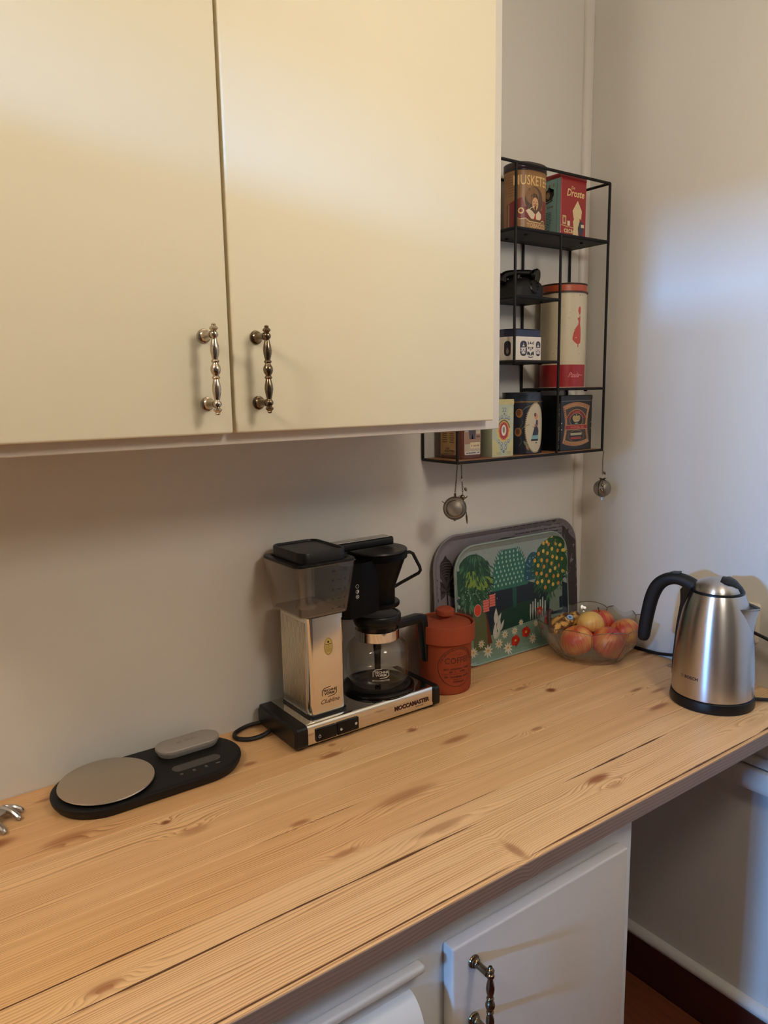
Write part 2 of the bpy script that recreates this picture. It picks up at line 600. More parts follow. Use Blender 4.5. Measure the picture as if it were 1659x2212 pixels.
def pine(name='pine', cA=(234, 194, 144), cB=(222, 172, 118), cC=(228, 182, 126), cL=(140, 80, 36)):
    """Pine: growth rings along x, bending round the knots; each plank gets its own shade from Object Info."""
    m, nt, p = nodes(name)
    tc = N(nt, 'ShaderNodeTexCoord')
    oi = N(nt, 'ShaderNodeObjectInfo')
    sep = N(nt, 'ShaderNodeSeparateXYZ')
    nt.links.new(tc.outputs['Object'], sep.inputs[0])
    x, y, z = sep.outputs
    rnd = oi.outputs['Random']
    # slow wander of the grain
    cmb = N(nt, 'ShaderNodeCombineXYZ')
    nt.links.new(math_n(nt, 'MULTIPLY', x, 1.6), cmb.inputs[0])
    nt.links.new(math_n(nt, 'MULTIPLY', y, 26.0), cmb.inputs[1])
    nt.links.new(math_n(nt, 'MULTIPLY', rnd, 60.0), cmb.inputs[2])
    n1 = N(nt, 'ShaderNodeTexNoise', i_Scale=1.0, i_Detail=2.0, i_Roughness=0.45)
    nt.links.new(cmb.outputs[0], n1.inputs['Vector'])
    wander = math_n(nt, 'MULTIPLY_ADD', n1.outputs['Fac'], 9.0, -4.5)
    freq = math_n(nt, 'MULTIPLY_ADD', rnd, 150.0, 230.0)
    vcoord = math_n(nt, 'ADD', math_n(nt, 'MULTIPLY', math_n(nt, 'ADD', y, math_n(nt, 'MULTIPLY', z, 0.6)), freq), wander)
    # knots: (x, y, half length, half width, ring push, darkness)
    K = [(-0.861, -0.192, .022, .007, 4, .8), (-0.839, -0.160, .008, .005, 3, .6), (-0.692, -0.201, .011, .007, 4, .9),
         (-0.352, -0.2325, .012, .010, 4, 1.0), (-0.3935, -0.188, .020, .006, 5, .6), (-0.653, -0.278, .030, .008, 4, .7),
         (-1.005, -0.338, .016, .006, -5, .7), (-0.838, -0.371, .058, .012, -4, .55), (-0.850, -0.470, .045, .008, -4, .55),
         (-0.992, -0.437, .022, .006, 5, .6), (-0.566, -0.519, .026, .009, -4, .9), (-0.250, -0.416, .030, .007, 4, .8),
         (-0.213, -0.339, .020, .005, -5, .8), (-0.180, -0.368, .024, .005, 2, .7), (-0.806, -0.572, .008, .022, 2, .6),
         (-0.508, -0.337, .014, .005, -5, .7), (-0.985, -0.133, .012, .006, 3, .7), (-1.1605, -0.2175, .008, .005, 3, 1.0),
         (-1.2855, -0.172, .034, .012, -4, .6), (-1.135, -0.262, .022, .010, 5, .45), (-1.3212, -0.478, .020, .007, -5, .7),
         (-1.285, -0.042, .018, .005, 3, .6), (-1.375, -0.125, .03, .012, 3, .9), (-0.012, -0.225, .02, .008, 3, .8),
         (-0.560, -0.548, .016, .007, 3, .4), (-0.165, -0.565, .045, .010, 5, .12), (-1.26, -0.19, .05, .008, 5, .1)]
    push = None
    dark = None
    for kx, ky, a, b, amp, dk in K:
        dx = math_n(nt, 'SUBTRACT', x, kx)
        dy = math_n(nt, 'SUBTRACT', y, ky)
        dx2 = math_n(nt, 'MULTIPLY', dx, dx)
        dy2 = math_n(nt, 'MULTIPLY', dy, dy)
        q = math_n(nt, 'ADD', math_n(nt, 'DIVIDE', dx2, a * a), math_n(nt, 'DIVIDE', dy2, b * b))
        g = math_n(nt, 'POWER', 2.718, math_n(nt, 'MULTIPLY', q, -0.28))
        push = math_n(nt, 'MULTIPLY_ADD', g, amp, push if push else 0.0)
        d = math_n(nt, 'POWER', 2.718, math_n(nt, 'MULTIPLY', math_n(nt, 'MULTIPLY', q, q), -1.0))
        dark = math_n(nt, 'MULTIPLY_ADD', d, dk, dark if dark else 0.0)
    vcoord = math_n(nt, 'ADD', vcoord, push)
    fr = math_n(nt, 'FRACT', vcoord)
    # latewood: a dark line that builds up slowly and breaks off sharply
    late = math_n(nt, 'POWER', fr, 2.4)
    edge = N(nt, 'ShaderNodeMapRange', interpolation_type='SMOOTHSTEP')
    edge.inputs['From Min'].default_value = 1.0
    edge.inputs['From Max'].default_value = 0.86
    nt.links.new(fr, edge.inputs['Value'])
    late = math_n(nt, 'MULTIPLY', late, edge.outputs[0])
    # some stretches of grain are stronger than others
    cmb2 = N(nt, 'ShaderNodeCombineXYZ')
    nt.links.new(math_n(nt, 'MULTIPLY', x, 2.2), cmb2.inputs[0])
    nt.links.new(math_n(nt, 'MULTIPLY', y, 70.0), cmb2.inputs[1])
    nt.links.new(math_n(nt, 'MULTIPLY', rnd, 31.0), cmb2.inputs[2])
    n2 = N(nt, 'ShaderNodeTexNoise', i_Scale=1.0, i_Detail=3.0)
    nt.links.new(cmb2.outputs[0], n2.inputs['Vector'])
    st = N(nt, 'ShaderNodeMapRange')
    st.inputs['From Min'].default_value = 0.3
    st.inputs['From Max'].default_value = 0.72
    st.inputs['To Min'].default_value = 0.30
    st.inputs['To Max'].default_value = 1.45
    nt.links.new(n2.outputs['Fac'], st.inputs['Value'])
    late = math_n(nt, 'MULTIPLY', late, st.outputs[0], clamp=True)
    # fine fibre
    cmb3 = N(nt, 'ShaderNodeCombineXYZ')
    nt.links.new(math_n(nt, 'MULTIPLY', x, 14.0), cmb3.inputs[0])
    nt.links.new(math_n(nt, 'MULTIPLY', y, 900.0), cmb3.inputs[1])
    nt.links.new(math_n(nt, 'MULTIPLY', z, 300.0), cmb3.inputs[2])
    n3 = N(nt, 'ShaderNodeTexNoise', i_Scale=1.0, i_Detail=2.0)
    nt.links.new(cmb3.outputs[0], n3.inputs['Vector'])
    base = N(nt, 'ShaderNodeMix', data_type='RGBA')
    base.inputs['A'].default_value = lin(cA)
    base.inputs['B'].default_value = lin(cB)
    nt.links.new(rnd, base.inputs['Factor'])
    big = N(nt, 'ShaderNodeMix', data_type='RGBA')
    big.inputs['B'].default_value = lin(cC)
    nt.links.new(base.outputs['Result'], big.inputs['A'])
    nt.links.new(math_n(nt, 'MULTIPLY', n2.outputs['Fac'], 0.7), big.inputs['Factor'])
    c1 = N(nt, 'ShaderNodeMix', data_type='RGBA')
    c1.inputs['B'].default_value = lin(cL)
    nt.links.new(big.outputs['Result'], c1.inputs['A'])
    nt.links.new(math_n(nt, 'MULTIPLY', late, 0.85, clamp=True), c1.inputs['Factor'])
    c2 = N(nt, 'ShaderNodeMix', data_type='RGBA')
    c2.inputs['B'].default_value = lin((134, 66, 28))
    nt.links.new(c1.outputs['Result'], c2.inputs['A'])
    nt.links.new(math_n(nt, 'MULTIPLY', dark, 0.95, clamp=True), c2.inputs['Factor'])
    c3 = N(nt, 'ShaderNodeVectorMath', operation='SCALE')
    nt.links.new(c2.outputs['Result'], c3.inputs[0])
    nt.links.new(math_n(nt, 'MULTIPLY_ADD', n3.outputs['Fac'], 0.22, 0.89), c3.inputs['Scale'])
    nt.links.new(c3.outputs[0], p.inputs['Base Color'])
    p.inputs['Roughness'].default_value = 0.42
    p.inputs['Specular IOR Level'].default_value = 0.4
    b = N(nt, 'ShaderNodeBump', i_Strength=0.12, i_Distance=0.0006)
    nt.links.new(late, b.inputs['Height'])
    nt.links.new(b.outputs[0], p.inputs['Normal'])
    return m


M['pine'] = pine()
M['pine_shaded'] = pine('shaded_pine_edge', (152, 128, 112), (142, 118, 102), (138, 115, 100), (96, 72, 58))  # grey-brown edge face, with its shade put into the colour
M['filler'] = pmat('dark_joint_filler', (96, 60, 32), rough=0.6, var=0.3, vscale=60, stretch=(1, 8, 1))


def wire_mesh_mat():
    m = bpy.data.materials.new('fine_wire_mesh')
    m.use_nodes = True
    nt = m.node_tree
    p = nt.nodes['Principled BSDF']
    p.inputs['Base Color'].default_value = lin((150, 140, 126))
    p.inputs['Metallic'].default_value = 0.9
    p.inputs['Roughness'].default_value = 0.45
    tr = N(nt, 'ShaderNodeBsdfTransparent')
    tc = N(nt, 'ShaderNodeTexCoord')
    nz = N(nt, 'ShaderNodeTexNoise', i_Scale=2500.0)
    nt.links.new(tc.outputs['Object'], nz.inputs['Vector'])
    f = math_n(nt, 'MULTIPLY_ADD', nz.outputs['Fac'], .5, .38)
    mx = N(nt, 'ShaderNodeMixShader')
    nt.links.new(f, mx.inputs[0])
    nt.links.new(tr.outputs[0], mx.inputs[1])
    nt.links.new(p.outputs[0], mx.inputs[2])
    nt.links.new(mx.outputs[0], nt.nodes['Material Output'].inputs['Surface'])
    return m


M['mesh'] = wire_mesh_mat()

# ------------------------------------------------------------------ the room
RX0, RY0, RZ = -3.6, -3.1, 2.45
struct('floor', box(B(), RX0 - .1, 0.1, RY0 - .1, 0.1, -0.06, 0.0), M['floor'], smooth=False)
struct('ceiling', box(B(), RX0 - .1, 0.1, RY0 - .1, 0.1, RZ, RZ + 0.08), M['ceiling'], smooth=False)
struct('wall_back', box(B(), RX0 - .1, 0.1, 0.0, 0.1, 0.0, RZ), M['wall'], smooth=False)
struct('wall_right', box(B(), 0.0, 0.1, RY0 - .1, 0.0, 0.0, RZ), M['wall_gloss'], smooth=False)
struct('wall_front', box(B(), RX0 - .1, 0.0, RY0 - .1, RY0, 0.0, RZ), M['wall_dim'], smooth=False)
bm = B()
dx, dy0, dy1, dz = DAYLIGHT_GAP
box(bm, dx - .1, dx, RY0, dy0, 0, RZ)
box(bm, dx - .1, dx, dy1, 0.0, 0, RZ)
box(bm, dx - .1, dx, dy0, dy1, dz, RZ)
struct('wall_left', bm, M['wall_dim'], smooth=False)
bm = B()
for y0, y1, z0, z1 in ((dy0 - .07, dy0, 0, dz + .07), (dy1, dy1 + .07, 0, dz + .07), (dy0, dy1, dz, dz + .07)):
    box(bm, dx, dx + .015, y0, y1, z0, z1)
struct('trim_4', bm, M['trim'], smooth=False)
# unseen hall and high window, added to aim the daylight at the right wall
wx, wy0, wy1, wz0, wz1 = ADDED_WIN
HZ = 2.7
bm = B()
box(bm, wx - .1, wx, -2.7, wy0, 0, HZ)
box(bm, wx - .1, wx, wy1, 0.1, 0, HZ)
box(bm, wx - .1, wx, wy0, wy1, 0, wz0)
box(bm, wx - .1, wx, wy0, wy1, wz1, HZ)
struct('wall_added_hall_end', bm, M['wall'], smooth=False)
struct('wall_added_hall_north', box(B(), wx, dx - .1, 0.0, .1, 0, HZ), M['wall'], smooth=False)
struct('wall_added_hall_south', box(B(), wx, dx - .1, -2.8, -2.7, 0, HZ), M['wall'], smooth=False)
struct('floor_added_hall', box(B(), wx, dx - .1, -2.7, 0, -.06, 0), M['floor'], smooth=False)
struct('ceiling_added_hall', box(B(), wx, dx - .1, -2.7, 0, HZ, HZ + .08), M['ceiling'], smooth=False)
win = bpy.data.objects.new('added_window_1', None)
COL.objects.link(win)
win['kind'] = 'structure'
win.location = (wx - .04, (wy0 + wy1) / 2, wz0)
bm = B()
hw, hh = (wy1 - wy0) / 2, wz1 - wz0
for y0, y1, z0, z1 in ((-hw, -hw + .04, 0, hh), (hw - .04, hw, 0, hh), (-hw, hw, 0, .04), (-hw, hw, hh - .04, hh), (-.02, .02, .04, hh - .04)):
    box(bm, -.03, .03, y0, y1, z0, z1)
obj('window_frame', bm, M['trim'], win, smooth=False)
for s in (-1, 1):
    boxo('pane', M['pane'], win, -.003, .003, min(s * .02, s * (hw - .04)), max(s * .02, s * (hw - .04)), .04, hh - .04, smooth=False)

# quarter-round batten in the corner, mouldings on the right wall
bm = B()
q = [(-.0005, -.0005)] + [(-.019 * math.cos(a), -.013 * math.sin(a)) for a in [PI / 2 * i / 6 for i in range(7)]]
q = [(x_ - .0005, y_ - .0005) for x_, y_ in q]
loft(bm, [[(x_, y_, H + .0005) for x_, y_ in q], [(x_, y_, RZ - .001) for x_, y_ in q]])
struct('trim_1', bm, M['trim'])
bm = B()
box(bm, -.013, -.0005, RY0 + .01, -.001, .0005, .110, .003, 1)
struct('baseboard_right', bm, M['dark_base'])
bm = B()
q = [(-.0005, .1105), (-.013, .1105)] + [(-.0005 - .0165 * math.cos(a), .118 + .018 * math.sin(a)) for a in [PI / 2 * i / 6 for i in range(7)]]
loft(bm, [[(x_, -.001, z_) for x_, z_ in q], [(x_, RY0 + .01, z_) for x_, z_ in q]])
struct('trim_2', bm, M['trim'])
bm = B()
box(bm, -.024, -.0005, -.66, -.002, H - .222, H - .174, .005, 2)
box(bm, -.012, -.0005, -.66, -.002, H - .172, H - .150, .003, 1)
struct('trim_3', bm, M['trim'])

# ------------------------------------------------------------------ lamps (above the frame)
for k, (lx, ly, lz, power) in enumerate(LAMPS):
    lamp = thing(('ceiling_lamp', 'pendant_lamp')[k], ('round opal glass globe lamp close under the ceiling', 'round opal glass pendant lamp hanging on a cord in front of the worktop')[k],
                 'lamp', (lx, ly, RZ - .002))
    lathe(bm := B(), [(0, 0), (.055, 0), (.055, -.02), (.02, -.03), (0, -.03)], 40)
    obj('ceiling_plate', bm, M['trim'], lamp)
    m_em = bpy.data.materials.new('lit_opal_glass')
    m_em.use_nodes = True
    nt = m_em.node_tree
    nt.nodes.remove(nt.nodes['Principled BSDF'])
    e = N(nt, 'ShaderNodeEmission', i_Strength=power)
    e.inputs['Color'].default_value = LAMP_COLOR + (1,)
    nt.links.new(e.outputs[0], nt.nodes['Material Output'].inputs['Surface'])
    zc = lz - RZ
    if k:
        obj('cord', tube(B(), [(0, 0, -.03), (0, 0, zc + .14)], .003, 8), M['black'], lamp)
        lathe(bm := B(), [(0, zc + .15), (.03, zc + .145), (.035, zc + .12), (0, zc + .12)], 30)
        obj('lamp_holder', bm, M['black'], lamp)
    lathe(bm := B(), [(0, zc - .13)] + [(.13 * math.sin(PI * t / 16), zc - .13 * math.cos(PI * t / 16)) for t in range(1, 16)] + [(0, zc + .13)], 32)
    obj('glass_globe', bm, m_em, lamp)

# ------------------------------------------------------------------ fridge added left of the frame, deep enough to cut the daylight
fr = thing('added_fridge', 'unseen tall white fridge, added to cut the daylight on the right wall', 'added_fridge', (-2.66, -.38, 0))
boxo('body', M['frame_white'], fr, -.33, .33, -.280, .375, .03, 1.85, .008, 3)
for z0, z1 in ((.04, .62), (.63, 1.845)):
    d = boxo('door', M['frame_white'], fr, -.33, .33, -.385, -.285, z0, z1, .010, 3)
    boxo('handle', M['alu'], d, .27, .29, -.405, -.387, z0 + .1, min(z1, z0 + .45), .005, 2)
boxo('foot_rail', M['black'], fr, -.32, .32, -.25, .32, 0, .03)

# ------------------------------------------------------------------ worktop
WX0 = -2.3
top = thing('worktop', 'long pine worktop of glued boards with knots, running into the right wall', 'worktop', (0, 0, H))
SW = 0.0493
for i in range(12):
    y1 = -0.001 - i * SW
    bm = B()
    box(bm, WX0, -.001, y1 - SW + .00025, y1 - .00005, -.026, 0.0, .0004, 1)
    obj('plank', bm, M['pine'], top)
boxo('edge_strip', M['pine'], top, WX0, -.001, -.5998, -.5929, -.0258, 0.0, .0008, 2)
boxo('edge_band', M['pine_shaded'], top, WX0, -.0012, -.6012, -.59985, -.0262, -.0010, .0004, 1)  # thin band carrying the darkened colour of the less lit front face


def filler(x0, x1, yc, wmax, seed):
    """A worn dark joint: a thin strip of filler whose width wanders."""
    rs = random.Random(seed)
    n = max(6, int((x1 - x0) / .012))
    up, dn = [], []
    for k in range(n + 1):
        t = k / n
        xx = x0 + (x1 - x0) * t
        env = min(1, 6 * t, 6 * (1 - t)) * (0.45 + 0.55 * abs(noise.noise((xx * 9, seed, 0))) * 2)
        h_ = wmax * env * (0.75 + .35 * rs.random())
        off = .0012 * noise.noise((xx * 6, seed + 5.3, 0))
        up.append((xx, yc + off + h_ / 2, .00025))
        dn.append((xx, yc + off - h_ / 2, .00025))
    bm = B()
    R = [[bm.verts.new(p) for p in r] for r in (up, dn)]
    for k in range(n):
        bm.faces.new((R[1][k], R[1][k + 1], R[0][k + 1], R[0][k]))
    return obj('joint_filler', bm, M['filler'], top, smooth=False)


for a in ((-1.75, -1.185, -.4449, .0042, 1), (-1.40, -.780, -.4940, .0048, 2), (-.62, -.335, -.4940, .0040, 3), (-1.6, -.83, -.5927, .0055, 4),
          (-.80, -.20, -.5927, .0060, 5), (-.21, -.01, -.5925, .0065, 6), (-1.09, -.90, -.3462, .0016, 7), (-.93, -.70, -.4447, .0010, 8)):
    filler(*a)

# ------------------------------------------------------------------ cabinet pulls
HP = [(0, 0), (2.2, .5), (3.0, 2.0), (2.6, 3.0), (4.2, 4.3), (5.3, 6.0), (5.2, 7.0), (3.6, 8.6), (3.0, 9.6), (3.4, 10.2), (4.8, 11.3), (5.4, 13.5), (4.8, 15.8),
      (3.4, 17.2), (3.1, 18.2), (3.6, 20), (4.9, 26), (5.6, 31), (5.2, 36), (4.0, 41), (3.4, 43.2), (4.6, 44.2), (5.0, 45.3), (4.6, 46.4), (3.5, 47.4),
      (3.7, 48.6), (5.4, 51), (6.2, 53.5), (6.3, 55.2)]
HP = HP + [(r, 110.4 - z) for r, z in HP[-2::-1]]


def pull(parent, x, y, z, mat, drop=0.0):
    """Turned metal pull: z is its lower end; the door face lies at y (facing -y)."""
    bm = B()
    lathe(bm, [(r * .001, h * .001) for r, h in HP], 20, (0, -.031, 0))
    for zz in (.0135, .0969):
        prof = [(0, 0), (8.6, 0), (9.0, 1.2), (8.4, 2.6), (6.6, 3.4), (6.9, 4.6), (6.9, 6.0), (5.6, 7.2), (4.8, 9), (4.6, 14), (4.7, 20), (5.0, 27), (0, 29)]
        lathe(bm, [(r * .001, h * .001) for r, h in prof], 20, (0, 0, zz), (0, -1, 0))
    return obj('handle', bm, mat, parent, (x, y, z))


def hinge(parent, x, y, z, mat):
    bm = B()
    lathe(bm, [(0, 0), (.0028, .0006), (.0034, .002), (.0034, .0285), (.0028, .030), (0, .030)], 14)
    lathe(bm, [(0, .031), (.0028, .0316), (.0034, .033), (.0034, .059), (.0026, .0605), (.0012, .061), (0, .062)], 14)
    box(bm, -.001, .007, .001, .0035, .002, .058)
    return obj('hinge', bm, mat, parent, (x, y, z))


# ------------------------------------------------------------------ upper cabinet
uc = thing('wall_cabinet', 'cream wall cabinet with two tall flat doors above the worktop', 'cabinet', (-.573, -.0005, H + .5485))
ZT = 0.93
bm = B()
box(bm, -1.0, 0, -.280, 0, 0, ZT, .001, 1)
obj('body', bm, M['frame_white'], uc)
bm = B()
box(bm, -1.0, 0, -.2995, -.2803, 0, ZT, .003, 2)
obj('face_frame', bm, M['frame_white'], uc)
for x0, x1, hx in ((-.9615, -.4995, -.5335), (-.4945, -.0345, -.4625)):
    d = obj('door', box(B(), x0, x1, -.3215, -.3000, .0160, ZT - .03, .003, 3), M['cream'], uc)
    pull(d, hx, -.3217, .0410, M['pewter'] if hx < -.5 else M['pewter_dark'])
for zz in (.086, .75):
    hinge(uc, -.0302, -.3055, zz, M['frame_white'])

# ------------------------------------------------------------------ base cabinet
bc = thing('base_cabinet', 'pale grey base cabinet under the pine worktop, with a door and a rounded drawer', 'cabinet', (-.543, 0, 0))
CT = H - .0262
bm = B()
box(bm, -1.75, 0, -.550, -.002, .08, CT, .001, 1)
box(bm, -1.75, 0, -.51, -.002, 0, .08)
obj('body', bm, M['lower_paint'], bc)
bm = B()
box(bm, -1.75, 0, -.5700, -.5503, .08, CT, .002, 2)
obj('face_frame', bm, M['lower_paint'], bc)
ld = obj('door', box(B(), -.3905, -.0370, -.5905, -.5703, .11, H - .0765, .0032, 3), M['door_grey'], bc)
pull(ld, -.3560, -.5907, H - .205, M['pewter_dark'])
for zz in (H - .210, .16):
    hinge(bc, -.0325, -.576, zz, M['lower_paint'])
bm = B()
lathe(bm, [(0, -.004), (.008, -.003), (.0105, .002), (.0105, .012), (.008, .016), (0, .017)], 20, (.0125, -.545, H - .217), 'Z')
obj('knob', bm, M['plug_white'], bc)
# pull-out board with a rounded front lip, and the bulging drawer below it
bm = B()
box(bm, -1.05, -.430, -.5860, -.5702, H - .0905, H - .0790, .004, 3)
obj('pull_out_board', bm, M['lower_paint'], bc)
bm = B()
prof = [(-.5703, H - .1160)] + [(-.5705 - .034 * math.sin(a), H - .1780 + .062 * math.cos(a)) for a in [PI / 2 * k / 10 for k in range(1, 11)]] + [(-.6045, H - .250), (-.5703, H - .250)]
loft(bm, [[(-1.05, y_, z_) for y_, z_ in prof], [(-.444, y_, z_) for y_, z_ in prof]])
obj('drawer', bm, M['lower_paint'], bc, angle=50)

# ------------------------------------------------------------------ wall shelf
SX0, SX1, SD = -.502, -.0555, -.112
ZB, ZTOP = .472, 1.057
XP, XM = -.347, -.2115
sh = thing('wall_shelf', 'black metal wall shelf with wooden boards, hung beside the corner', 'shelf', (0, 0, H))
RR = .0030


def rod(name, a, b):
    bm = B()
    tube(bm, [a, b], RR, 10)
    return obj(name, bm, M['black_metal'], sh)


yb = -.0045
for (x_, y_, z0, z1) in ((SX0, SD, ZB, ZTOP), (SX0, yb, ZB, ZTOP), (SX1, SD, ZB, ZTOP), (SX1, yb, ZB, ZTOP), (XP, SD, .671, ZTOP), (XP, yb, .671, ZTOP),
                         (XM, SD, ZB, .934), (XM, yb, ZB, .934)):
    rod('post', (x_, y_, z0), (x_, y_, z1))
for z_ in (ZB, ZTOP):
    for y_ in (SD, yb):
        rod('rail', (SX0, y_, z_), (SX1, y_, z_))
    for x_ in (SX0, SX1):
        rod('rail', (x_, SD, z_), (x_, yb, z_))
for x0, x1, z_ in ((XP, SX1, .934), (XP, XM, .801), (XP, XM, .671), (XM, SX1, .613)):
    for y_ in (SD, yb):
        rod('rail', (x0, y_, z_), (x1, y_, z_))
    for x_ in (x0, x1):
        rod('rail', (x_, SD, z_), (x_, yb, z_))
for x0, x1, z_ in ((XP, SX1, .934), (XP, XM, .801), (XP, XM, .671), (XM, SX1, .613), (SX0, SX1, ZB)):
    b = boxo('shelf_board', M['black_metal'], sh, x0 + .003, x1 - .003, SD + .003, yb - .003, z_ - .003, z_ + .0005)
    boxo('wood_inlay', M['veneer'], b, x0 + .004, x1 - .004, SD + .004, yb - .004, z_ + .0005, z_ + .0035, .0006, 1)
    for fx in (.2, .8):
        for yy in (-.085, -.03):
            obj('screw', lathe(B(), [(0, -.0062), (.003, -.0060), (.0042, -.0040), (.0042, -.0030), (0, -.0030)], 10, (x0 + (x1 - x0) * fx, yy, z_)), M['black_metal'], b)
T1, T2, T3, T4, T5 = (H + z_ + .0037 for z_ in (.934, .801, .671, .613, ZB))

# ------------------------------------------------------------------ tins on the shelf
GOLD = (176, 132, 74)
# tobacco tin
t = thing('tobacco_tin', 'tall oval brown tobacco tin with a hatted man, top left of the shelf', 'tin', (-.2755, -.068, T1))
TA, TB, TH = .046, .0335, .1165
lo = lambda a, b, zs, p=2.6: [[(x_, y_, z_) for x_, y_ in ellipse(a - i_, b - i_, 56, p=p)] for z_, i_ in zs]
obj('body', loft(B(), lo(TA, TB, ((0, .001), (.001, 0), (TH, 0)))), pmat('brown_tin', (150, 108, 62), rough=0.38, var=.12, vscale=60, coat=.2), t)
obj('lid', loft(B(), lo(TA + .001, TB + .001, ((TH - .002, .0003), (TH - .001, 0), (TH + .0125, 0), (TH + .0145, .002), (TH + .0145, .006)))),
    pmat('dark_tin', (58, 42, 46), rough=0.35, var=.1), t)
arc = [Vector((x_, y_)) for x_, y_ in ellipse(TA, TB, 400, p=2.6)]
cum = [0.0]
for k in range(1, len(arc)):
    cum.append(cum[-1] + (arc[k] - arc[k - 1]).length)


def on_oval(u0):
    def f(u, v, w_):
        s = (u + u0) % cum[-1]
        lo_, hi_ = 0, len(cum) - 1
        while hi_ - lo_ > 1:
            md = (lo_ + hi_) // 2
            if cum[md] <= s:
                lo_ = md
            else:
                hi_ = md
        a, b = arc[lo_], arc[hi_]
        q_ = a.lerp(b, (s - cum[lo_]) / max(1e-9, cum[hi_] - cum[lo_]))
        nn = Vector((b.y - a.y, -(b.x - a.x))).normalized()
        return Vector((q_.x + nn.x * w_, q_.y + nn.y * w_, v))
    return f


u_front = cum[300]                           # parameter of the middle of the front (-y)
P_ = Print()
P_.poly([(-.062, .002), (.042, .002), (.042, .058), (.030, .060), (.026, .040), (-.020, .044), (-.026, .062), (-.062, .050)], (120, 24, 22))
P_.rect(-.0585, -.0545, .002, .050, (150, 120, 90))
for k in range(9):
    P_.rect(-.058, -.040, .066 + k * .0052, .0672 + k * .0052, (116, 82, 48))
P_.disc(.004, .058, .0245, (84, 58, 44), .0265)                                  # hat
P_.disc(-.001, .066, .018, (132, 94, 54), .017)
P_.disc(.004, .055, .0125, (62, 42, 36), .016)                                   # hair
P_.disc(.006, .051, .0088, (206, 158, 112), .0125)                               # face
P_.disc(.006, .043, .0028, (90, 34, 22), .0045)                                  # beard
P_.line([(.000, .0475), (.004, .0490), (.008, .0490), (.012, .0475)], .0016, (96, 52, 30), True)
P_.disc(.002, .054, .0012, (60, 36, 28))
P_.disc(.0095, .054, .0012, (60, 36, 28))
P_.line([(.006, .0535), (.0072, .050), (.0058, .0495)], .0010, (150, 96, 60))
P_.line([(-.012, .037), (-.004, .043), (.004, .0455)], .0013, (226, 210, 178))    # pipe
P_.poly([(-.018, .036), (-.012, .040), (-.004, .037), (.006, .030), (.000, .0165), (-.010, .026)], (216, 198, 164))
P_.poly([(.008, .031), (.016, .038), (.024, .032), (.024, .024), (.016, .0155), (.009, .020)], (216, 198, 164))
P_.poly([(.000, .0165), (.006, .029), (.010, .020), (.014, .0155)], (190, 40, 32))
P_.poly([(-.034, .002), (.040, .002), (.040, .012), (.034, .020), (.028, .0145), (.000, .0155), (-.010, .0155), (-.016, .021), (-.028, .018), (-.036, .024)], (146, 104, 62))
P_.line([(-.0385, .004), (-.0385, .024), (-.030, .0195), (-.018, .0215), (-.010, .0155), (.022, .0145), (.028, .020), (.036, .019)], .0014, (222, 200, 150))
P_.disc(-.028, .036, .0062, (222, 196, 130))
P_.disc(-.028, .036, .0036, (150, 40, 30))
P_.text('MUSKETEER', .006, .0945, .0265, (226, 186, 118), bold=.012, sx=.74)
P_.text('TOBACCO', .012, .0075, .0120, (206, 172, 120), bold=.02, sx=.95)
P_.done('printed_label', on_oval(u_front - .0105), M['print_tin'], t, du=.004)

# cocoa tin
t = thing('cocoa_tin', 'square red and pale blue cocoa tin beside the tobacco tin', 'tin', (-.1590, -.067, T1))
CW, CD, CH = .0835, .066, .116
bm = B()
rprism(bm, CW, CD, .004, ((0, .0008), (.0008, 0), (CH, 0)), n=4)
obj('body', bm, pmat('red_tin', (150, 26, 30), rough=0.35, var=.05, coat=.2), t)
bm = B()
rprism(bm, CW + .001, CD + .001, .004, ((CH - .001, 0), (CH + .007, 0), (CH + .0085, .0015), (CH + .0085, .004)), n=4)
obj('lid', bm, pmat('red_tin_lid', (140, 24, 30), rough=0.35, var=.05, coat=.2), t)
P_ = Print()                                  # left face (pale blue)
P_.rect(-CD / 2 + .002, CD / 2 - .001, .001, CH - .001, (140, 178, 172))
P_.rect(CD / 2 - .0115, CD / 2 - .0105, .002, CH - .003, (70, 100, 96))
P_.scrib(-.018, .014, .103, .0085, (150, 128, 70), 8)
P_.disc(-.004, .084, .011, (46, 40, 40), .012)
P_.poly([(-.019, .080), (-.014, .074), (.008, .074), (.013, .082), (.013, .094), (.006, .088), (-.002, .101), (-.009, .088), (-.018, .092)], (52, 44, 42))
P_.disc(-.003, .084, .0055, (150, 128, 96), .007)
P_.line([(-.017, .072), (-.006, .069), (.010, .073)], .003, (70, 60, 48))
P_.scrib(-.018, .012, .060, .0055, (110, 104, 66), 7)
for k in range(13):
    wd = .012 - .004 * abs(k - 4) / 9 + random.uniform(-.002, .002)
    P_.rect(-.004 - wd, -.004 + wd, .048 - k * .0032, .0494 - k * .0032, (66, 84, 82))
P_.done('printed_label', on_plane((-CW / 2, 0, 0), (0, -1, 0), (0, 0, 1)), M['print_tin'], t)
P_ = Print()                                  # front face (red, plain cream and navy shapes)
P_.text('De', -.004, .098, .009, (214, 186, 120), bold=.01, shear=.2)
P_.text('Droste', .004, .087, .021, (222, 196, 132), bold=.018, shear=.25, sx=.92)
P_.poly([(.012, .074), (.026, .054), (.024, .036), (.012, .040), (.000, .036), (-.004, .052)], (214, 194, 146))
P_.poly([(.004, .040), (.018, .040), (.020, .030), (.014, .016), (.016, .001), (-.002, .001), (.000, .016), (-.002, .030)], (212, 190, 140))
P_.poly([(.020, .034), (.030, .030), (.034, .018), (.028, .001), (.020, .001), (.014, .018)], (38, 44, 60))
P_.rect(.024, .034, .020, .0265, (216, 200, 160))
P_.rect(-.036, -.024, .022, .040, (190, 160, 110))
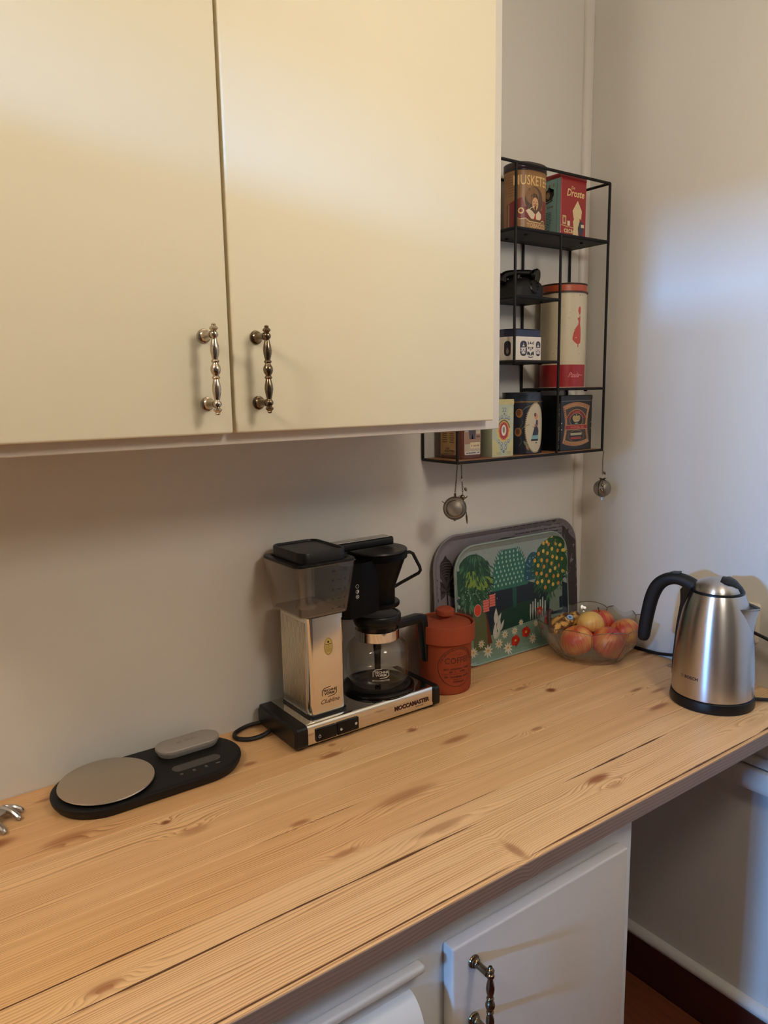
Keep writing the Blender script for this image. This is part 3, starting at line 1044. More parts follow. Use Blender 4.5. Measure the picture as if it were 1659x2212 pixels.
P_.rect(-.033, -.027, .026, .036, (150, 40, 34))
P_.rect(-.020, -.012, .020, .030, (220, 206, 172))
P_.line([(-.039, .020), (-.020, .018), (.000, .017)], .002, (190, 160, 110))
P_.text('cacao', -.012, .0105, .0165, (222, 200, 150), bold=.015)
P_.done('printed_label', on_plane((0, -CD / 2, 0), (1, 0, 0), (0, 0, 1)), M['print_tin'], t)

# black telephone ornament
t = thing('telephone_ornament', 'small black old-fashioned telephone ornament on the second shelf board', 'ornament', (-.284, -.064, T2))
bm = B()
rings = []
for k in range(13):
    q = k / 12
    a = .0500 - .002 * q ** 2 - .018 * q ** 5
    b = .0385 - .002 * q ** 2 - .016 * q ** 5
    zz = .038 * q
    rings.append([(x_ + .004 * q, y_, zz) for x_, y_ in ellipse(a, b, 40, p=2.8)])
rings.insert(0, [(x_, y_, 0) for x_, y_ in ellipse(.047, .0365, 40, p=2.8)])
rings.append([(x_ * .6 + .004, y_ * .6, .0400) for x_, y_ in ellipse(.030, .0205, 40, p=2.8)])
loft(bm, rings)
obj('body', bm, M['black_matt'], t)
bm = B()
lathe(bm, [(0, .004), (.013, .004), (.015, .002), (.015, 0), (0, 0)], 28, (.006, -.0335, .0195), (.12, -1, .42))
for k in range(9):
    a = 2 * PI * k / 9
    lathe(bm, [(0, .0052), (.0018, .005), (.0022, .003)], 8, (.006 + .0105 * math.cos(a), -.0355, .0200 + .0105 * math.sin(a)), (.12, -1, .42))
obj('dial', bm, M['black'], t)
bm = B()
for x_ in (-.016, .022):
    loft(bm, [[(x_ + u_, y_, z_) for u_, y_ in rrect(.010, .030 + d_, .004, 4)] for z_, d_ in ((.036, 0), (.044, .002), (.0455, .001))])
obj('cradle', bm, M['black'], t)
bm = B()
hp = spline([(-.042, .010, .0400), (-.032, .006, .0470), (-.010, -.002, .0500), (.012, -.012, .0500), (.022, -.016, .0480)], 6)
tube(bm, hp, [.0092 - .0014 * math.sin(PI * k / (len(hp) - 1)) for k in range(len(hp))], 12)
for c_, ax in (((-.042, .012, .0395), (-.3, .2, -1)), ((.020, -.019, .0440), (.35, -.85, -.15))):
    lathe(bm, [(0, -.010), (.009, -.008), (.0150, .001), (.0168, .007), (.0150, .0110), (0, .0095)], 20, c_, ax)
obj('handset', bm, M['black_gloss'], t)

# narrow tin half hidden behind the cabinet
t = thing('spice_tin', 'narrow red edged tin with a white cap, left of the black telephone ornament', 'tin', (-.3265, -.0255, T2))
bm = B()
rprism(bm, .030, .026, .002, ((0, 0), (.036, 0)), n=3)
obj('body', bm, pmat('cream_tin', (206, 188, 158), rough=.4), t)
P_ = Print()
P_.strip([(x_, z_) for x_, z_ in ((-.0145, .001), (.0145, .001), (.0145, .0355), (-.0145, .0355))], [(x_, z_) for x_, z_ in ((-.011, .004), (.011, .004), (.011, .030), (-.011, .030))], (110, 26, 20))
P_.disc(0, .014, .006, (96, 70, 50), .008)
P_.rect(-.008, .008, .024, .027, (120, 96, 72))
P_.done('printed_label', on_plane((0, -.013, 0), (1, 0, 0), (0, 0, 1)), M['print_tin'], t)
bm = B()
lathe(bm, [(0, .036), (.010, .036), (.0095, .040), (.005, .0445), (0, .0455)], 20)
obj('cap', bm, M['plug_white'], t)

# low white tin with a navy lid
t = thing('patterned_tin', 'low white tin with dark folk pattern and navy lid on the third shelf board', 'tin', (-.3205, -.0595, T3))
OUT = [(-.0140, -.0455), (.0605, -.0455), (.0690, -.0370), (.0690, .0400), (-.0235, .0400), (-.0235, -.0200)]


def outl(pts, ins, z_):
    cx = sum(p[0] for p in pts) / len(pts)
    cy = sum(p[1] for p in pts) / len(pts)
    return [(x_ - math.copysign(ins, x_ - cx), y_ - math.copysign(ins, y_ - cy), z_) for x_, y_ in pts]


bm = B()
loft(bm, [outl(OUT, 0, 0), outl(OUT, 0, .0475)])
obj('body', bm, pmat('white_tin', (226, 216, 200), rough=.35, var=.03, coat=.2), t, smooth=False)
bm = B()
loft(bm, [outl(OUT, .0014, .0478), outl(OUT, .0014, .0615), outl(OUT, .0034, .0635)])
obj('lid', bm, pmat('navy_tin', (22, 28, 58), rough=.3, var=.05, coat=.3), t, smooth=False)


def folk(P_, u0, u1, DK=(34, 27, 38)):
    k = u0
    while k < u1:
        wd = .0205 if k < .01 else .0135
        P_.poly([(x_, z_) for x_, z_ in rrect(wd, .031, .0085, 6, k, .0235)], DK)
        P_.poly([(k - .0052, .0125), (k + .0052, .0125), (k + .0066, .0255), (k - .0066, .0255)], (206, 196, 184))
        P_.ring(k - .0072, .021, .0035, .001, (206, 196, 184), n=14)
        P_.line([(k + .006, .024), (k + .009, .027)], .0013, (206, 196, 184))
        P_.poly([(k - .0040, .0275), (k + .0040, .0275), (k + .001, .0315), (k - .001, .0315)], (206, 196, 184))
        P_.disc(k, .0335, .0011, (206, 196, 184))
        for q in (-1, 0, 1):
            P_.disc(k + q * .0033, .0175 + .003 * (q == 0), .0013, (60, 50, 60))
        m_ = k + .0212
        if k > .01:
            break
        for s in (-1, 1):
            P_.star(m_ + s * .0058, .0245, .0038, DK)
            P_.leaf(m_ + s * .0012, .0085, .0105, .0046, PI / 2 - s * .5, DK)
            P_.leaf(m_ + s * .0075, .009, .0095, .0052, PI / 2 - s * .1, DK)
            P_.leaf(m_ + s * .0042, .0325, .0085, .0024, PI / 2 - s * .7, DK)
            P_.leaf(m_ + s * .0062, .0305, .0055, .0018, PI / 2 - s * .5, DK)
            P_.line([(m_, .0195), (m_ + s * .0025, .0225)], .0013, DK)
            P_.line([(m_, .0235), (m_ + s * .0022, .0262)], .0013, DK)
        P_.star(m_, .0345, .0042, DK, n=3)
        P_.line([(m_ - .008, .0065), (m_, .0050), (m_ + .008, .0065)], .0018, DK)
        k += .0438
    return P_


folk(Print(), -.0150, .032).done('printed_label', on_plane((.0230, -.0455, 0), (1, 0, 0), (0, 0, 1)), M['print_tin'], t)
P_ = Print()
P_.poly([(x_, z_) for x_, z_ in rrect(.015, .031, .007, 6, .008, .0235)], (34, 27, 38))
P_.leaf(.008, .012, .014, .006, PI / 2, (150, 130, 110))
P_.done('printed_label', on_plane((-.0235, -.0200, 0), Vector((.0095, -.0255, 0)), (0, 0, 1)), M['print_tin'], t)

# tall cream and red cylinder
t = thing('rusk_tin', 'tall round cream tin with a red band, a red lady and an orange lid', 'tin', (-.1370, -.0575, T4))
RT = .0500
lathe(bm := B(), [(0, 0), (RT, 0), (RT, .206), (0, .206)], 64)
m, nt, p = nodes('worn_cream_tin')
tc = N(nt, 'ShaderNodeTexCoord')
nz = N(nt, 'ShaderNodeTexNoise', i_Scale=150.0, i_Detail=4.0)
nt.links.new(tc.outputs['Object'], nz.inputs['Vector'])
rp = N(nt, 'ShaderNodeValToRGB')
rp.color_ramp.elements[0].position = .24
rp.color_ramp.elements[0].color = lin((120, 84, 50))
rp.color_ramp.elements[1].position = .33
rp.color_ramp.elements[1].color = lin((206, 192, 160))
nt.links.new(nz.outputs['Fac'], rp.inputs[0])
nt.links.new(rp.outputs[0], p.inputs['Base Color'])
p.inputs['Roughness'].default_value = .42
obj('body', bm, m, t)
lathe(bm := B(), [(0, .2045), (RT + .0022, .2045), (RT + .0026, .206), (RT + .0010, .2075), (RT + .0010, .2215), (RT - .001, .2240), (RT - .006, .2240), (0, .2230)], 64)
obj('lid', bm, pmat('orange_lid', (176, 78, 38), rough=.4, var=.25, vscale=70), t)
lathe(bm := B(), [(RT + .0008, .2205), (RT + .0022, .2225), (RT + .0016, .2244), (RT - .002, .2250), (RT - .004, .2235)], 64)
lathe(bm, [(RT + .0015, .2040), (RT + .0036, .2045), (RT + .0036, .2065), (RT + .0012, .2078)], 64)
obj('lid_rim', bm, pmat('dark_worn_rim', (60, 34, 24), rough=.45, var=.3), t)
VD = math.atan2(-1.2237 + .0575, -1.4872 + .1370)     # direction from the tin to the viewer
P_ = Print()
P_.rect(-.155, .155, .001, .0495, (158, 26, 30))
RDC = (186, 66, 38)
lady = [(.0, .0), (.0035, .001), (.0028, .006), (.0052, .0075), (.0090, .0095), (.0100, .022), (.0095, .038), (.0078, .047), (.0070, .054), (.0080, .060), (.0074, .066),
        (.0066, .070), (.0082, .075), (.0082, .084), (.0062, .088), (.0030, .0865), (.0008, .081), (.0006, .0765), (.0030, .0722), (.0056, .0690), (.0052, .0665), (.0030, .0630),
        (.0010, .0640), (-.0012, .0610), (.0012, .0585), (.0022, .0540), (.0014, .0490), (-.0060, .0410), (-.0110, .0300), (-.0135, .0180), (-.0100, .0130), (-.0030, .0080), (.0008, .0060)]
P_.poly([(x_ * .96 + .0345, z_ + .087) for x_, z_ in lady], RDC)
P_.line([(.0285, .107), (.0330, .1085)], .001, (226, 206, 176))
P_.text('Paula', .0270, .0265, .0150, (226, 150, 140), shear=.45, sx=.9)
P_.line([(.0420, .0262), (.046, .0270), (.050, .0258), (.054, .0268)], .0012, (226, 150, 140))
P_.done('printed_label', on_cyl(0, 0, RT, VD), M['print_tin'], t, du=.004)

# bottom row
t = thing('brown_cocoa_tin', 'brown tin with cream text panels at the left end of the bottom board', 'tin', (-.4415, -.0530, T5))
BW, BD, BH = .064, .072, .115
bm = B()
rprism(bm, BW, BD, .014, ((0, .001), (.001, 0), (.004, 0), (.0045, -.0008), (.006, -.0008), (.0065, 0), (BH, 0)), n=6)
obj('body', bm, pmat('brown_gold_tin', (96, 50, 28), rough=.35, var=.1, coat=.3), t)
bm = B()
rprism(bm, BW + .001, BD + .001, .014, ((BH, 0), (BH + .010, 0), (BH + .012, .002)), n=6)
obj('lid', bm, pmat('brown_lid', (80, 42, 26), rough=.35), t)
P_ = Print()
P_.poly(rrect(.048, .100, .003, 3, 0, .058), (176, 140, 88))
for k in range(22):
    for s in (-1, 1):
        if k < 17:
            wd = .0075 + random.uniform(-.002, .001)
            P_.rect(s * .011 - wd, s * .011 + wd, .1035 - k * .0044, .1052 - k * .0044, (88, 58, 34))
P_.text('VAN', -.002, .0205, .0060, (74, 38, 22), bold=.02)
P_.text('HOUTEN', .004, .0150, .0072, (74, 38, 22), bold=.03)
P_.rect(-.018, .018, .0095, .0105, (88, 58, 34))
P_.done('printed_label', on_plane((-BW / 2, .001, 0), (0, -1, 0), (0, 0, 1)), M['print_tin'], t, label='cream panel of brown text')
P_ = Print()
P_.poly(rrect(.044, .104, .003, 3, 0, .060), (178, 160, 132))
P_.rect(-.021, .021, .030, .075, (150, 112, 84))
P_.rect(-.021, -.006, .055, .108, (168, 158, 138))
P_.poly([(-.008, .040), (-.002, .040), (-.001, .052), (.002, .040), (.008, .040), (.009, .066), (.006, .090), (-.008, .090), (-.012, .066)], (70, 56, 56))
P_.disc(-.001, .096, .0055, (150, 110, 84), .007)
P_.rect(.010, .021, .050, .074, (186, 170, 140))
P_.disc(.013, .0445, .0022, (90, 50, 34))
P_.disc(.018, .0445, .0022, (90, 50, 34))
P_.rect(-.006, .021, .0205, .033, (206, 186, 144))
P_.scrib(-.003, .019, .0265, .0040, (140, 96, 60), 5)
P_.rect(-.020, .021, .0085, .0150, (206, 196, 182))
P_.scrib(-.017, .019, .0118, .0036, (60, 44, 44), 6)
P_.done('printed_label', on_plane((.001, -BD / 2, 0), (1, 0, 0), (0, 0, 1)), M['print_tin'], t, label='picture panel with a dark coat')

t = thing('red_tin', 'dark tin with a red label, wedged behind the pale green tin', 'tin', (-.3790, -.0330, T5))
bm = B()
rprism(bm, .052, .044, .002, ((0, 0), (.112, 0), (.1125, -.0006), (.120, -.0006)), n=3)
obj('body', bm, pmat('dark_brown_tin', (40, 22, 20), rough=.35, var=.1), t)
for face in (((0, -.022, 0), (1, 0, 0)), ((-.026, 0, 0), (0, -1, 0))):
    P_ = Print()
    hw_ = .024 if face[1][0] else .0205
    P_.rect(-hw_, hw_, .0015, .006, (110, 20, 18))
    P_.poly([(-hw_, .008), (hw_, .008), (hw_, .050), (hw_ * .5, .062), (-hw_ * .5, .062), (-hw_, .050)], (186, 150, 90))
    P_.poly([(-hw_ + .003, .008), (hw_ - .003, .008), (hw_ - .003, .046), (hw_ * .4, .056), (-hw_ * .4, .056), (-hw_ + .003, .046)], (176, 30, 26))
    P_.disc(0, .030, .008, (220, 190, 130))
    P_.rect(-hw_, hw_, .066, .086, (170, 34, 40))
    P_.done('printed_label', on_plane(face[0], face[1], (0, 0, 1)), M['print_tin'], t)

t = thing('pale_green_tin', 'slim pale green tin with a red medallion and cream lid', 'tin', (-.3646, -.0800, T5))
GW, GD, GH = .0622, .0400, .1085
m = pmat('pale_green_tin', (178, 186, 160), rough=.38, var=.10, vscale=45, coat=.2)
bm = B()
rprism(bm, GW, GD, .0016, ((0, 0), (GH, 0)), n=2)
obj('body', bm, m, t)
bm = B()
rprism(bm, GW + .0014, GD + .0014, .002, ((GH - .001, 0), (GH + .009, 0), (GH + .010, .001)), n=2)
obj('lid', bm, pmat('cream_tin_lid', (196, 184, 128), rough=.4, var=.12, vscale=90), t)
P_ = Print()
GR, YL = (112, 118, 132), (198, 190, 130)
P_.poly([(-.030, .002), (-.004, .002), (-.016, .030), (-.030, .038)], YL)
P_.poly([(.030, .002), (.006, .002), (.018, .030), (.030, .036)], YL)
P_.poly([(-.030, .075), (-.010, .088), (-.018, .104), (-.030, .106)], YL)
P_.poly([(.030, .075), (.012, .088), (.018, .102), (.030, .100)], (186, 190, 150))
P_.disc(.002, .0545, .0205, (206, 186, 110), .0245)
P_.ring(.002, .0545, .0185, .003, (92, 92, 40), .022, a0=.2, a1=PI - .2)
P_.disc(.002, .0540, .0160, (206, 150, 70), .0200)
P_.disc(.002, .0535, .0130, (168, 44, 30), .0180)
for k in range(10):
    a = 2 * PI * k / 10
    P_.disc(.002 + .0145 * math.cos(a), .0535 + .0185 * math.sin(a), .0022, (200, 120, 60), n=8)
P_.disc(.002, .0545, .0070, (222, 210, 190), .0115)
P_.disc(.002, .0555, .0032, (120, 122, 104), .0070)
for s in (-1, 1):
    for (a_, b_) in ((.0060, .0265), (.0140, .0320), (.0055, .0175), (.0150, .0790), (.0060, .0820)):
        P_.disc(.002 + s * a_, b_, .0033, GR, .0042, n=14)
        P_.disc(.002 + s * a_, b_ + .0005, .0017, (206, 204, 190), .0024, n=10)
    for k in range(3):
        P_.rect(.002 + s * .0145 - .007, .002 + s * .0145 + .007, .0040 + k * .0024, .0050 + k * .0024, (150, 152, 130))
P_.disc(.002, .0105, .0030, GR, .0035, n=12)
P_.text('22', .003, .0965, .0125, GR, bold=.01)
P_.star(.003, .0885, .0035, GR, n=4)
P_.line([(-.010, .0775), (-.003, .0805), (.003, .0775), (.010, .0800), (.015, .0765)], .0016, GR)
P_.done('printed_label', on_plane((0, -GD / 2, 0), (1, 0, 0), (0, 0, 1)), M['print_tin'], t)

t = thing('navy_oval_tin', 'dark navy oval tin with a girl in a cream oval picture', 'tin', (-.2705, -.0625, T5))
NA, NB, NH = .0465, .0375, .1105
obj('body', loft(B(), lo(NA, NB, ((0, .001), (.001, 0), (NH, 0)), 2.3)), pmat('navy_black_tin', (20, 22, 34), rough=.3, var=.1, coat=.35), t)
obj('ring', loft(B(), lo(NA, NB, ((NH - .0005, -.0002), (NH, -.0012), (NH + .0020, -.0012), (NH + .0026, .001)), 2.3)), pmat('brass_ring', (180, 140, 80), rough=.3, metal=1.0), t)
obj('lid', loft(B(), lo(NA, NB, ((NH + .0026, .0012), (NH + .0185, .0012), (NH + .0200, .0004), (NH + .0212, .0012), (NH + .0205, .004), (NH + .0190, .005)), 2.3)),
    pmat('navy_lid', (34, 42, 56), rough=.28, var=.1, coat=.3), t)
arc = [Vector((x_, y_)) for x_, y_ in ellipse(NA, NB, 400, p=2.3)]
cum = [0.0]
for k in range(1, len(arc)):
    cum.append(cum[-1] + (arc[k] - arc[k - 1]).length)
u_front = cum[300]
P_ = Print()
P_.disc(.020, .0560, .0285, (196, 182, 152), .0520, n=48)
for k in range(46):
    a = PI * .45 + PI * 1.15 * k / 45
    P_.disc(.020 + .0295 * math.cos(a), .056 + .0532 * math.sin(a), .0010, (206, 190, 140), n=6)
P_.ring(.020, .0560, .0288, .0008, (150, 120, 70), .0524, n=48)
P_.poly([(.008, .034), (.028, .034), (.030, .050), (.026, .058), (.020, .064), (.016, .058)], (26, 28, 46))
P_.poly([(.007, .031), (.029, .031), (.030, .040), (.009, .040)], (120, 164, 168))
P_.poly([(.006, .028), (.028, .0275), (.029, .032), (.007, .032)], (20, 20, 24))
P_.poly([(.019, .060), (.027, .060), (.027, .072), (.021, .073)], (40, 40, 66))
P_.line([(.026, .070), (.027, .063), (.018, .0585)], .0032, (150, 84, 66))
P_.disc(.0215, .080, .0055, (206, 140, 96), .0065)
P_.disc(.0180, .084, .0035, (60, 48, 46), .004)
P_.line([(.010, .0585), (.015, .0570), (.018, .0590), (.014, .0640)], .0014, (160, 120, 96))
P_.poly([(.019, .0225), (.025, .0225), (.024, .0255), (.021, .0250)], (70, 44, 34))
for k, (u_, v_) in enumerate(((-.022, .088), (-.024, .048))):
    P_.disc(u_, v_, .0075, (150, 96, 44), .0095)
    P_.disc(u_ - .001, v_ + .001, .0045, (92, 52, 24), .0065)
    P_.line([(u_ + .005, v_ + .004), (u_ + .014, v_ + .012), (u_ + .026, v_ + .016)], .0014, (120, 116, 90), True)
    P_.line([(u_ + .004, v_ - .008), (u_ + .008, v_ - .020), (u_ + .002, v_ - .030)], .0016, (74, 82, 70), True)
P_.leaf(-.012, .030, .020, .006, -1.0, (110, 116, 92))
P_.leaf(-.006, .020, .014, .006, -1.1, (170, 110, 60))
P_.done('printed_label', on_oval(u_front - .0160), M['print_tin'], t, du=.004)

t = thing('black_ornate_tin', 'square black tin with an ornate red and gold label, right end of bottom board', 'tin', (-.1350, -.0575, T5))
KW, KD, KH = .1080, .0880, .1140
bm = B()
rprism(bm, KW, KD, .003, ((0, .0006), (.0006, 0), (KH, 0)), n=3)
obj('body', bm, pmat('black_tin', (17, 18, 20), rough=.32, var=.12, vscale=60, coat=.3), t)
bm = B()
rprism(bm, KW + .0012, KD + .0012, .003, ((KH - .0005, 0), (KH + .0078, 0), (KH + .009, .001)), n=3)
obj('lid', bm, pmat('black_tin_lid', (15, 15, 17), rough=.3, coat=.3), t)
P_ = Print()
CU, RD, BK = (176, 120, 76), (120, 30, 24), (24, 22, 22)


def bow(s):
    """Waisted label outline, scaled."""
    top_, bot = [], []
    for k in range(13):
        x_ = -1 + 2 * k / 12
        top_.append((x_ * .0455 * s, (.0415 + .0085 * (1 - x_ * x_)) * s))
        bot.append((-x_ * .0455 * s, (-.0400 - .0080 * (1 - x_ * x_)) * s))
    rt = [((.0455 - .0075 * math.sin(PI * k / 8)) * s, (.0415 - .0815 * k / 8) * s) for k in range(1, 8)]
    lt = [(-(.0455 - .0075 * math.sin(PI * k / 8)) * s, (-.0400 + .0815 * k / 8) * s) for k in range(1, 8)]
    return [(x_ - .001, z_ + .0575) for x_, z_ in top_ + rt + bot + lt]


P_.poly(bow(1.0), CU)
P_.strip(bow(.975), bow(.86), (120, 66, 44))
o_, i_ = bow(.965), bow(.87)
for k in range(0, len(o_), 1):
    j = (k + 1) % len(o_)
    mo = ((o_[k][0] + o_[j][0]) / 2, (o_[k][1] + o_[j][1]) / 2)
    P_.line([o_[k], ((i_[k][0] + i_[j][0]) / 2, (i_[k][1] + i_[j][1]) / 2)], .0013, (206, 156, 100))
    P_.line([mo, i_[j]], .0013, (206, 156, 100))
P_.poly(bow(.84), (60, 48, 36))
P_.strip(bow(.84), bow(.82), (190, 146, 90))
P_.ring(-.001, .0640, .0330, .0100, RD, .0265, a0=.35, a1=PI - .35)
P_.ring(-.001, .0640, .0345, .0012, (190, 146, 90), .0280, a0=.35, a1=PI - .35)
P_.scrib(-.012, .010, .0862, .0050, (170, 72, 52), 3)
P_.disc(-.001, .0680, .0215, BK, .0150, n=32)
P_.ring(-.001, .0680, .0225, .0010, (190, 150, 96), .0160)
P_.disc(-.001, .0705, .0130, (150, 126, 72), .0070)
for s in (-1, 0, 1):
    P_.disc(-.001 + s * .0080, .0730, .0050, (170, 146, 88), .0055)
P_.disc(-.001, .0800, .0014, (200, 180, 120))
P_.rect(-.0095, .0075, .0650, .0668, (200, 190, 160))
P_.rect(-.0060, .0040, .0600, .0615, (196, 186, 160))
P_.rect(-.0370, .0350, .0475, .0570, (140, 26, 26))
P_.rect(-.0370, .0350, .0567, .0577, (196, 150, 94))
P_.rect(-.0370, .0350, .0467, .0477, (196, 150, 94))
P_.scrib(-.026, .025, .0522, .0060, (190, 92, 70), 4)
P_.poly(rrect(.0480, .0230, .008, 6, -.001, .0320), BK)
P_.ring(-.001, .0320, .0255, .0009, (150, 118, 76), .0135)
P_.rect(-.0200, .0180, .0340, .0392, (170, 158, 128))
P_.rect(-.0190, .0170, .0250, .0302, (150, 54, 42))
for s in (-1, 1):
    P_.star(s * .050 - .0002, .0620, .0022, (190, 186, 170), n=4)
    P_.star(s * .050 - .0002, .0480, .0022, (190, 186, 170), n=4)
P_.rect(-.052, .052, .1105, .1112, (120, 122, 120))
P_.done('printed_label', on_plane((0, -KD / 2, 0), (1, 0, 0), (0, 0, 1)), M['print_tin'], t)
P_ = Print()
for k in range(30):
    zz = .006 + k * .0034
    P_.rect(KD / 2 - .0040 - random.uniform(0, .0012), KD / 2 - .0026, zz, zz + random.uniform(.001, .003), (176, 172, 160))
P_.done('printed_edge', on_plane((-KW / 2, 0, 0), (0, -1, 0), (0, 0, 1)), M['print_tin'], t)

# ------------------------------------------------------------------ coffee maker
cm = thing('coffee_maker', 'polished metal drip coffee maker with clear water tank, on the worktop against the wall', 'coffee maker', (-.745, -.0835, H))


def CX(x_):
    return x_ + .745


def CY(y_):
    return y_ + .0835


bm = B()                                     # sheet-metal base with a rolled front edge
prof = [(-.0120, .0070), (-.0120, .0425), (-.0140, .0440), (-.1430, .0440)] + [(-.1430 - .0075 * math.sin(a), .0365 + .0075 * math.cos(a)) for a in [PI / 2 * k / 6 for k in range(1, 7)]] + [(-.1512, .0110), (-.1490, .0070)]
loft(bm, [[(CX(-.8835), CY(y_), z_) for y_, z_ in prof], [(CX(-.5985), CY(y_), z_) for y_, z_ in prof]])
obj('base', bm, M['alu'], cm)


def endcap(x0, x1):
    bm = B()
    rings = []
    for x_, ins in ((x0, .004), (x0 + .004 * (1 if x1 > x0 else -1), 0), (x1, 0)):
        rings.append([(CX(x_), y_, z_) for y_, z_ in rrect(.1445 - 2 * ins, .0400 - 2 * ins, .009, 6, CY(-.0830), .0250)])
    loft(bm, rings)
    return obj('end_cap', bm, M['black'], cm)


endcap(-.9085, -.8837)
endcap(-.5830, -.5983)
for x_ in (-.880, -.606):
    for y_ in (-.136, -.030):
        bm = B()
        rprism(bm, .030, .018, .005, ((0, .003), (.0015, .001), (.0068, 0)), CX(x_), CY(y_), 5)
        obj('foot', bm, M['rubber'], cm)
# tower with ribbed left side
bm = B()
rprism(bm, .0735, .1040, .0085, ((.0485, 0), (.2270, 0)), CX(-.8255), CY(-.0790), 6)
tower = obj('tower', bm, M['alu'], cm)
bm = B()
for k in range(19):
    yy = CY(-.0335 - k * .0046)
    tube(bm, [(CX(-.8622), yy, .049), (CX(-.8622), yy, .2265)], .0021, 8)
obj('rib', bm, M['alu_ribbed'], tower)
tower.children[0]['kind'] = 'stuff'
bm = B()
rprism(bm, .0790, .1100, .010, ((.0440, 0), (.0480, 0), (.0486, .001)), CX(-.8255), CY(-.0790), 6)
obj('tower_gasket', bm, M['black'], cm)
bm = B()
rprism(bm, .0765, .1070, .0095, ((.2180, 0), (.2270, 0)), CX(-.8255), CY(-.0790), 6, True, True)
obj('tower_collar', bm, M['alu'], cm)
# badge, logo on the tower front
P_ = Print()
P_.disc(.0025, .1700, .0092, (60, 48, 26), .0160, n=28)
P_.disc(.0025, .1700, .0088, (196, 168, 92), .0155, n=28)
P_.ring(.0025, .1700, .0078, .0006, (90, 70, 34), .0145)
P_.disc(.0025, .1785, .0022, (40, 32, 22))
P_.rect(-.0045, .0095, .1735, .1747, (70, 54, 28))
for k in range(5):
    P_.scrib(-.0030, .0080, .1710 - k * .0025, .0012, (80, 62, 32), k)
DKI = (44, 24, 18)
P_.done('printed_badge', on_plane((CX(-.8255), CY(-.1310), 0), (1, 0, 0), (0, 0, 1)), M['print'], cm)
P_ = Print()


def hexlogo(P_, u, v, s, col, t_=None):
    o = [(-.5, .22), (-.36, .42), (.1, .50), (.5, .30), (.5, -.22), (.36, -.42), (-.1, -.50), (-.5, -.30)]
    for a, b in ((7, 0), (0, 2), (3, 4), (4, 6)):
        pts = [o[q % 8] for q in range(a, b + 1 if b > a else b + 9)]
        P_.line([(u + x_ * s, v + y_ * s * .62) for x_, y_ in pts], s * .045, col)
    P_.text('TECHNI', u, v + s * .085, s * .215, col, bold=.035, sx=1.15)
    P_.text('VORM', u, v - s * .105, s * .215, col, bold=.035, sx=1.15)


hexlogo(P_, .0020, .0860, .0300, DKI)
P_.done('printed_logo', on_plane((CX(-.8255), CY(-.1310), 0), (1, 0, 0), (0, 0, 1)), M['print'], cm)
P_ = Print()
P_.text('Clubline', .0020, .0690, .0115, DKI, shear=.42, sx=1.05)
P_.done('printed_name', on_plane((CX(-.8255), CY(-.1310), 0), (1, 0, 0), (0, 0, 1)), M['print'], cm)
# switches
for x0, x1 in ((-.8665, -.8245), (-.8228, -.7770)):
    boxo('switch', M['black_gloss'], cm, CX(x0), CX(x1), CY(-.1545), CY(-.1505), .0105, .0335, .0012, 2)
    P_ = Print()
    mid = (x0 + x1) / 2
    if x0 < -.85:
        P_.ring(-.0145, .0200, .0028, .0006, (190, 186, 180), a0=PI * .62, a1=PI * 2.38)
        P_.rect(-.0149, -.0141, .0205, .0240, (190, 186, 180))
    else:
        P_.disc(-.0150, .0205, .0027, (190, 186, 180))
        P_.poly([(-.0150, .0205), (-.0125, .0205), (-.0130, .0230), (-.0150, .0232)], (30, 28, 28))
        P_.disc(.0165, .0225, .0027, (190, 186, 180))
    P_.done('printed_symbol', on_plane((CX(mid), CY(-.1546), 0), (1, 0, 0), (0, 0, 1)), M['print'], cm)
P_ = Print()
P_.text('MOCCAMASTER', .0480, .0225, .0112, (62, 26, 20), bold=.045, sx=1.02)
P_.text('AUTO OFF', .0660, .0145, .0040, (110, 84, 60))
P_.done('printed_name', on_plane((CX(-.700), CY(-.1513), 0), (1, 0, 0), (0, 0, 1)), M['print'], cm)
# water tank: a thin clear wall, open above, with a floor
bm = B()


def tk(z_, ins=0.0):
    q_ = (z_ - .229) / (.3215 - .229)
    return [(x_, y_, z_) for x_, y_ in rrect(.1000 + .0240 * q_ - 2 * ins, .1180 + .0160 * q_ - 2 * ins, .016 - ins * .5, 6, CX(-.8290 + .001 * q_), CY(-.0800))]


loft(bm, [tk(.2312, .003), tk(.2300, .0005), tk(.2320), tk(.2600), tk(.2900), tk(.3215)], True, False)
tank = obj('water_tank', bm, M['smoky'], cm)
bm = B()
loft(bm, [tk(.3203, -.0012), tk(.3215, -.0018), tk(.3222, -.0012), tk(.3222, .0015)], False, False)
obj('tank_rim', bm, M['smoky'], tank)
bm = B()                                     # float guide seen through the wall
lathe(bm, [(0, .2325), (.020, .2325), (.018, .2380), (.0125, .2400), (.0125, .318), (0, .318)], 24, (CX(-.835), CY(-.080), 0))
obj('riser', bm, M['smoky'], tank)
bm = B()
loft(bm, [tk(.2305, .004), tk(.2326, .004)])
obj('tank_floor', bm, pmat('brown_tank_floor', (96, 76, 60), rough=.3), tank)
P_ = Print()
for k, (a_, b_) in enumerate((('1¼', '10'), ('1/1', '8'), ('¾', '6'), ('½', '4'), ('¼', '2'))):
    zz = .3085 - k * .0170
    P_.text(a_, -.0020, zz, .0062, (8, 7, 7), bold=.02)
    P_.rect(.0065, .0140, zz - .0005, zz + .0005, (8, 7, 7))
    P_.text(b_, .0220, zz + .0004, .0062, (8, 7, 7), bold=.02)
fy = lambda v: CY(-.0800 - (.1180 + .0160 * (v - .229) / .0925) / 2)
P_.done('printed_gauge', lambda u, v, w_: Vector((CX(-.8150) + u, fy(v) - w_, v)), M['print'], tank)
bm = B()
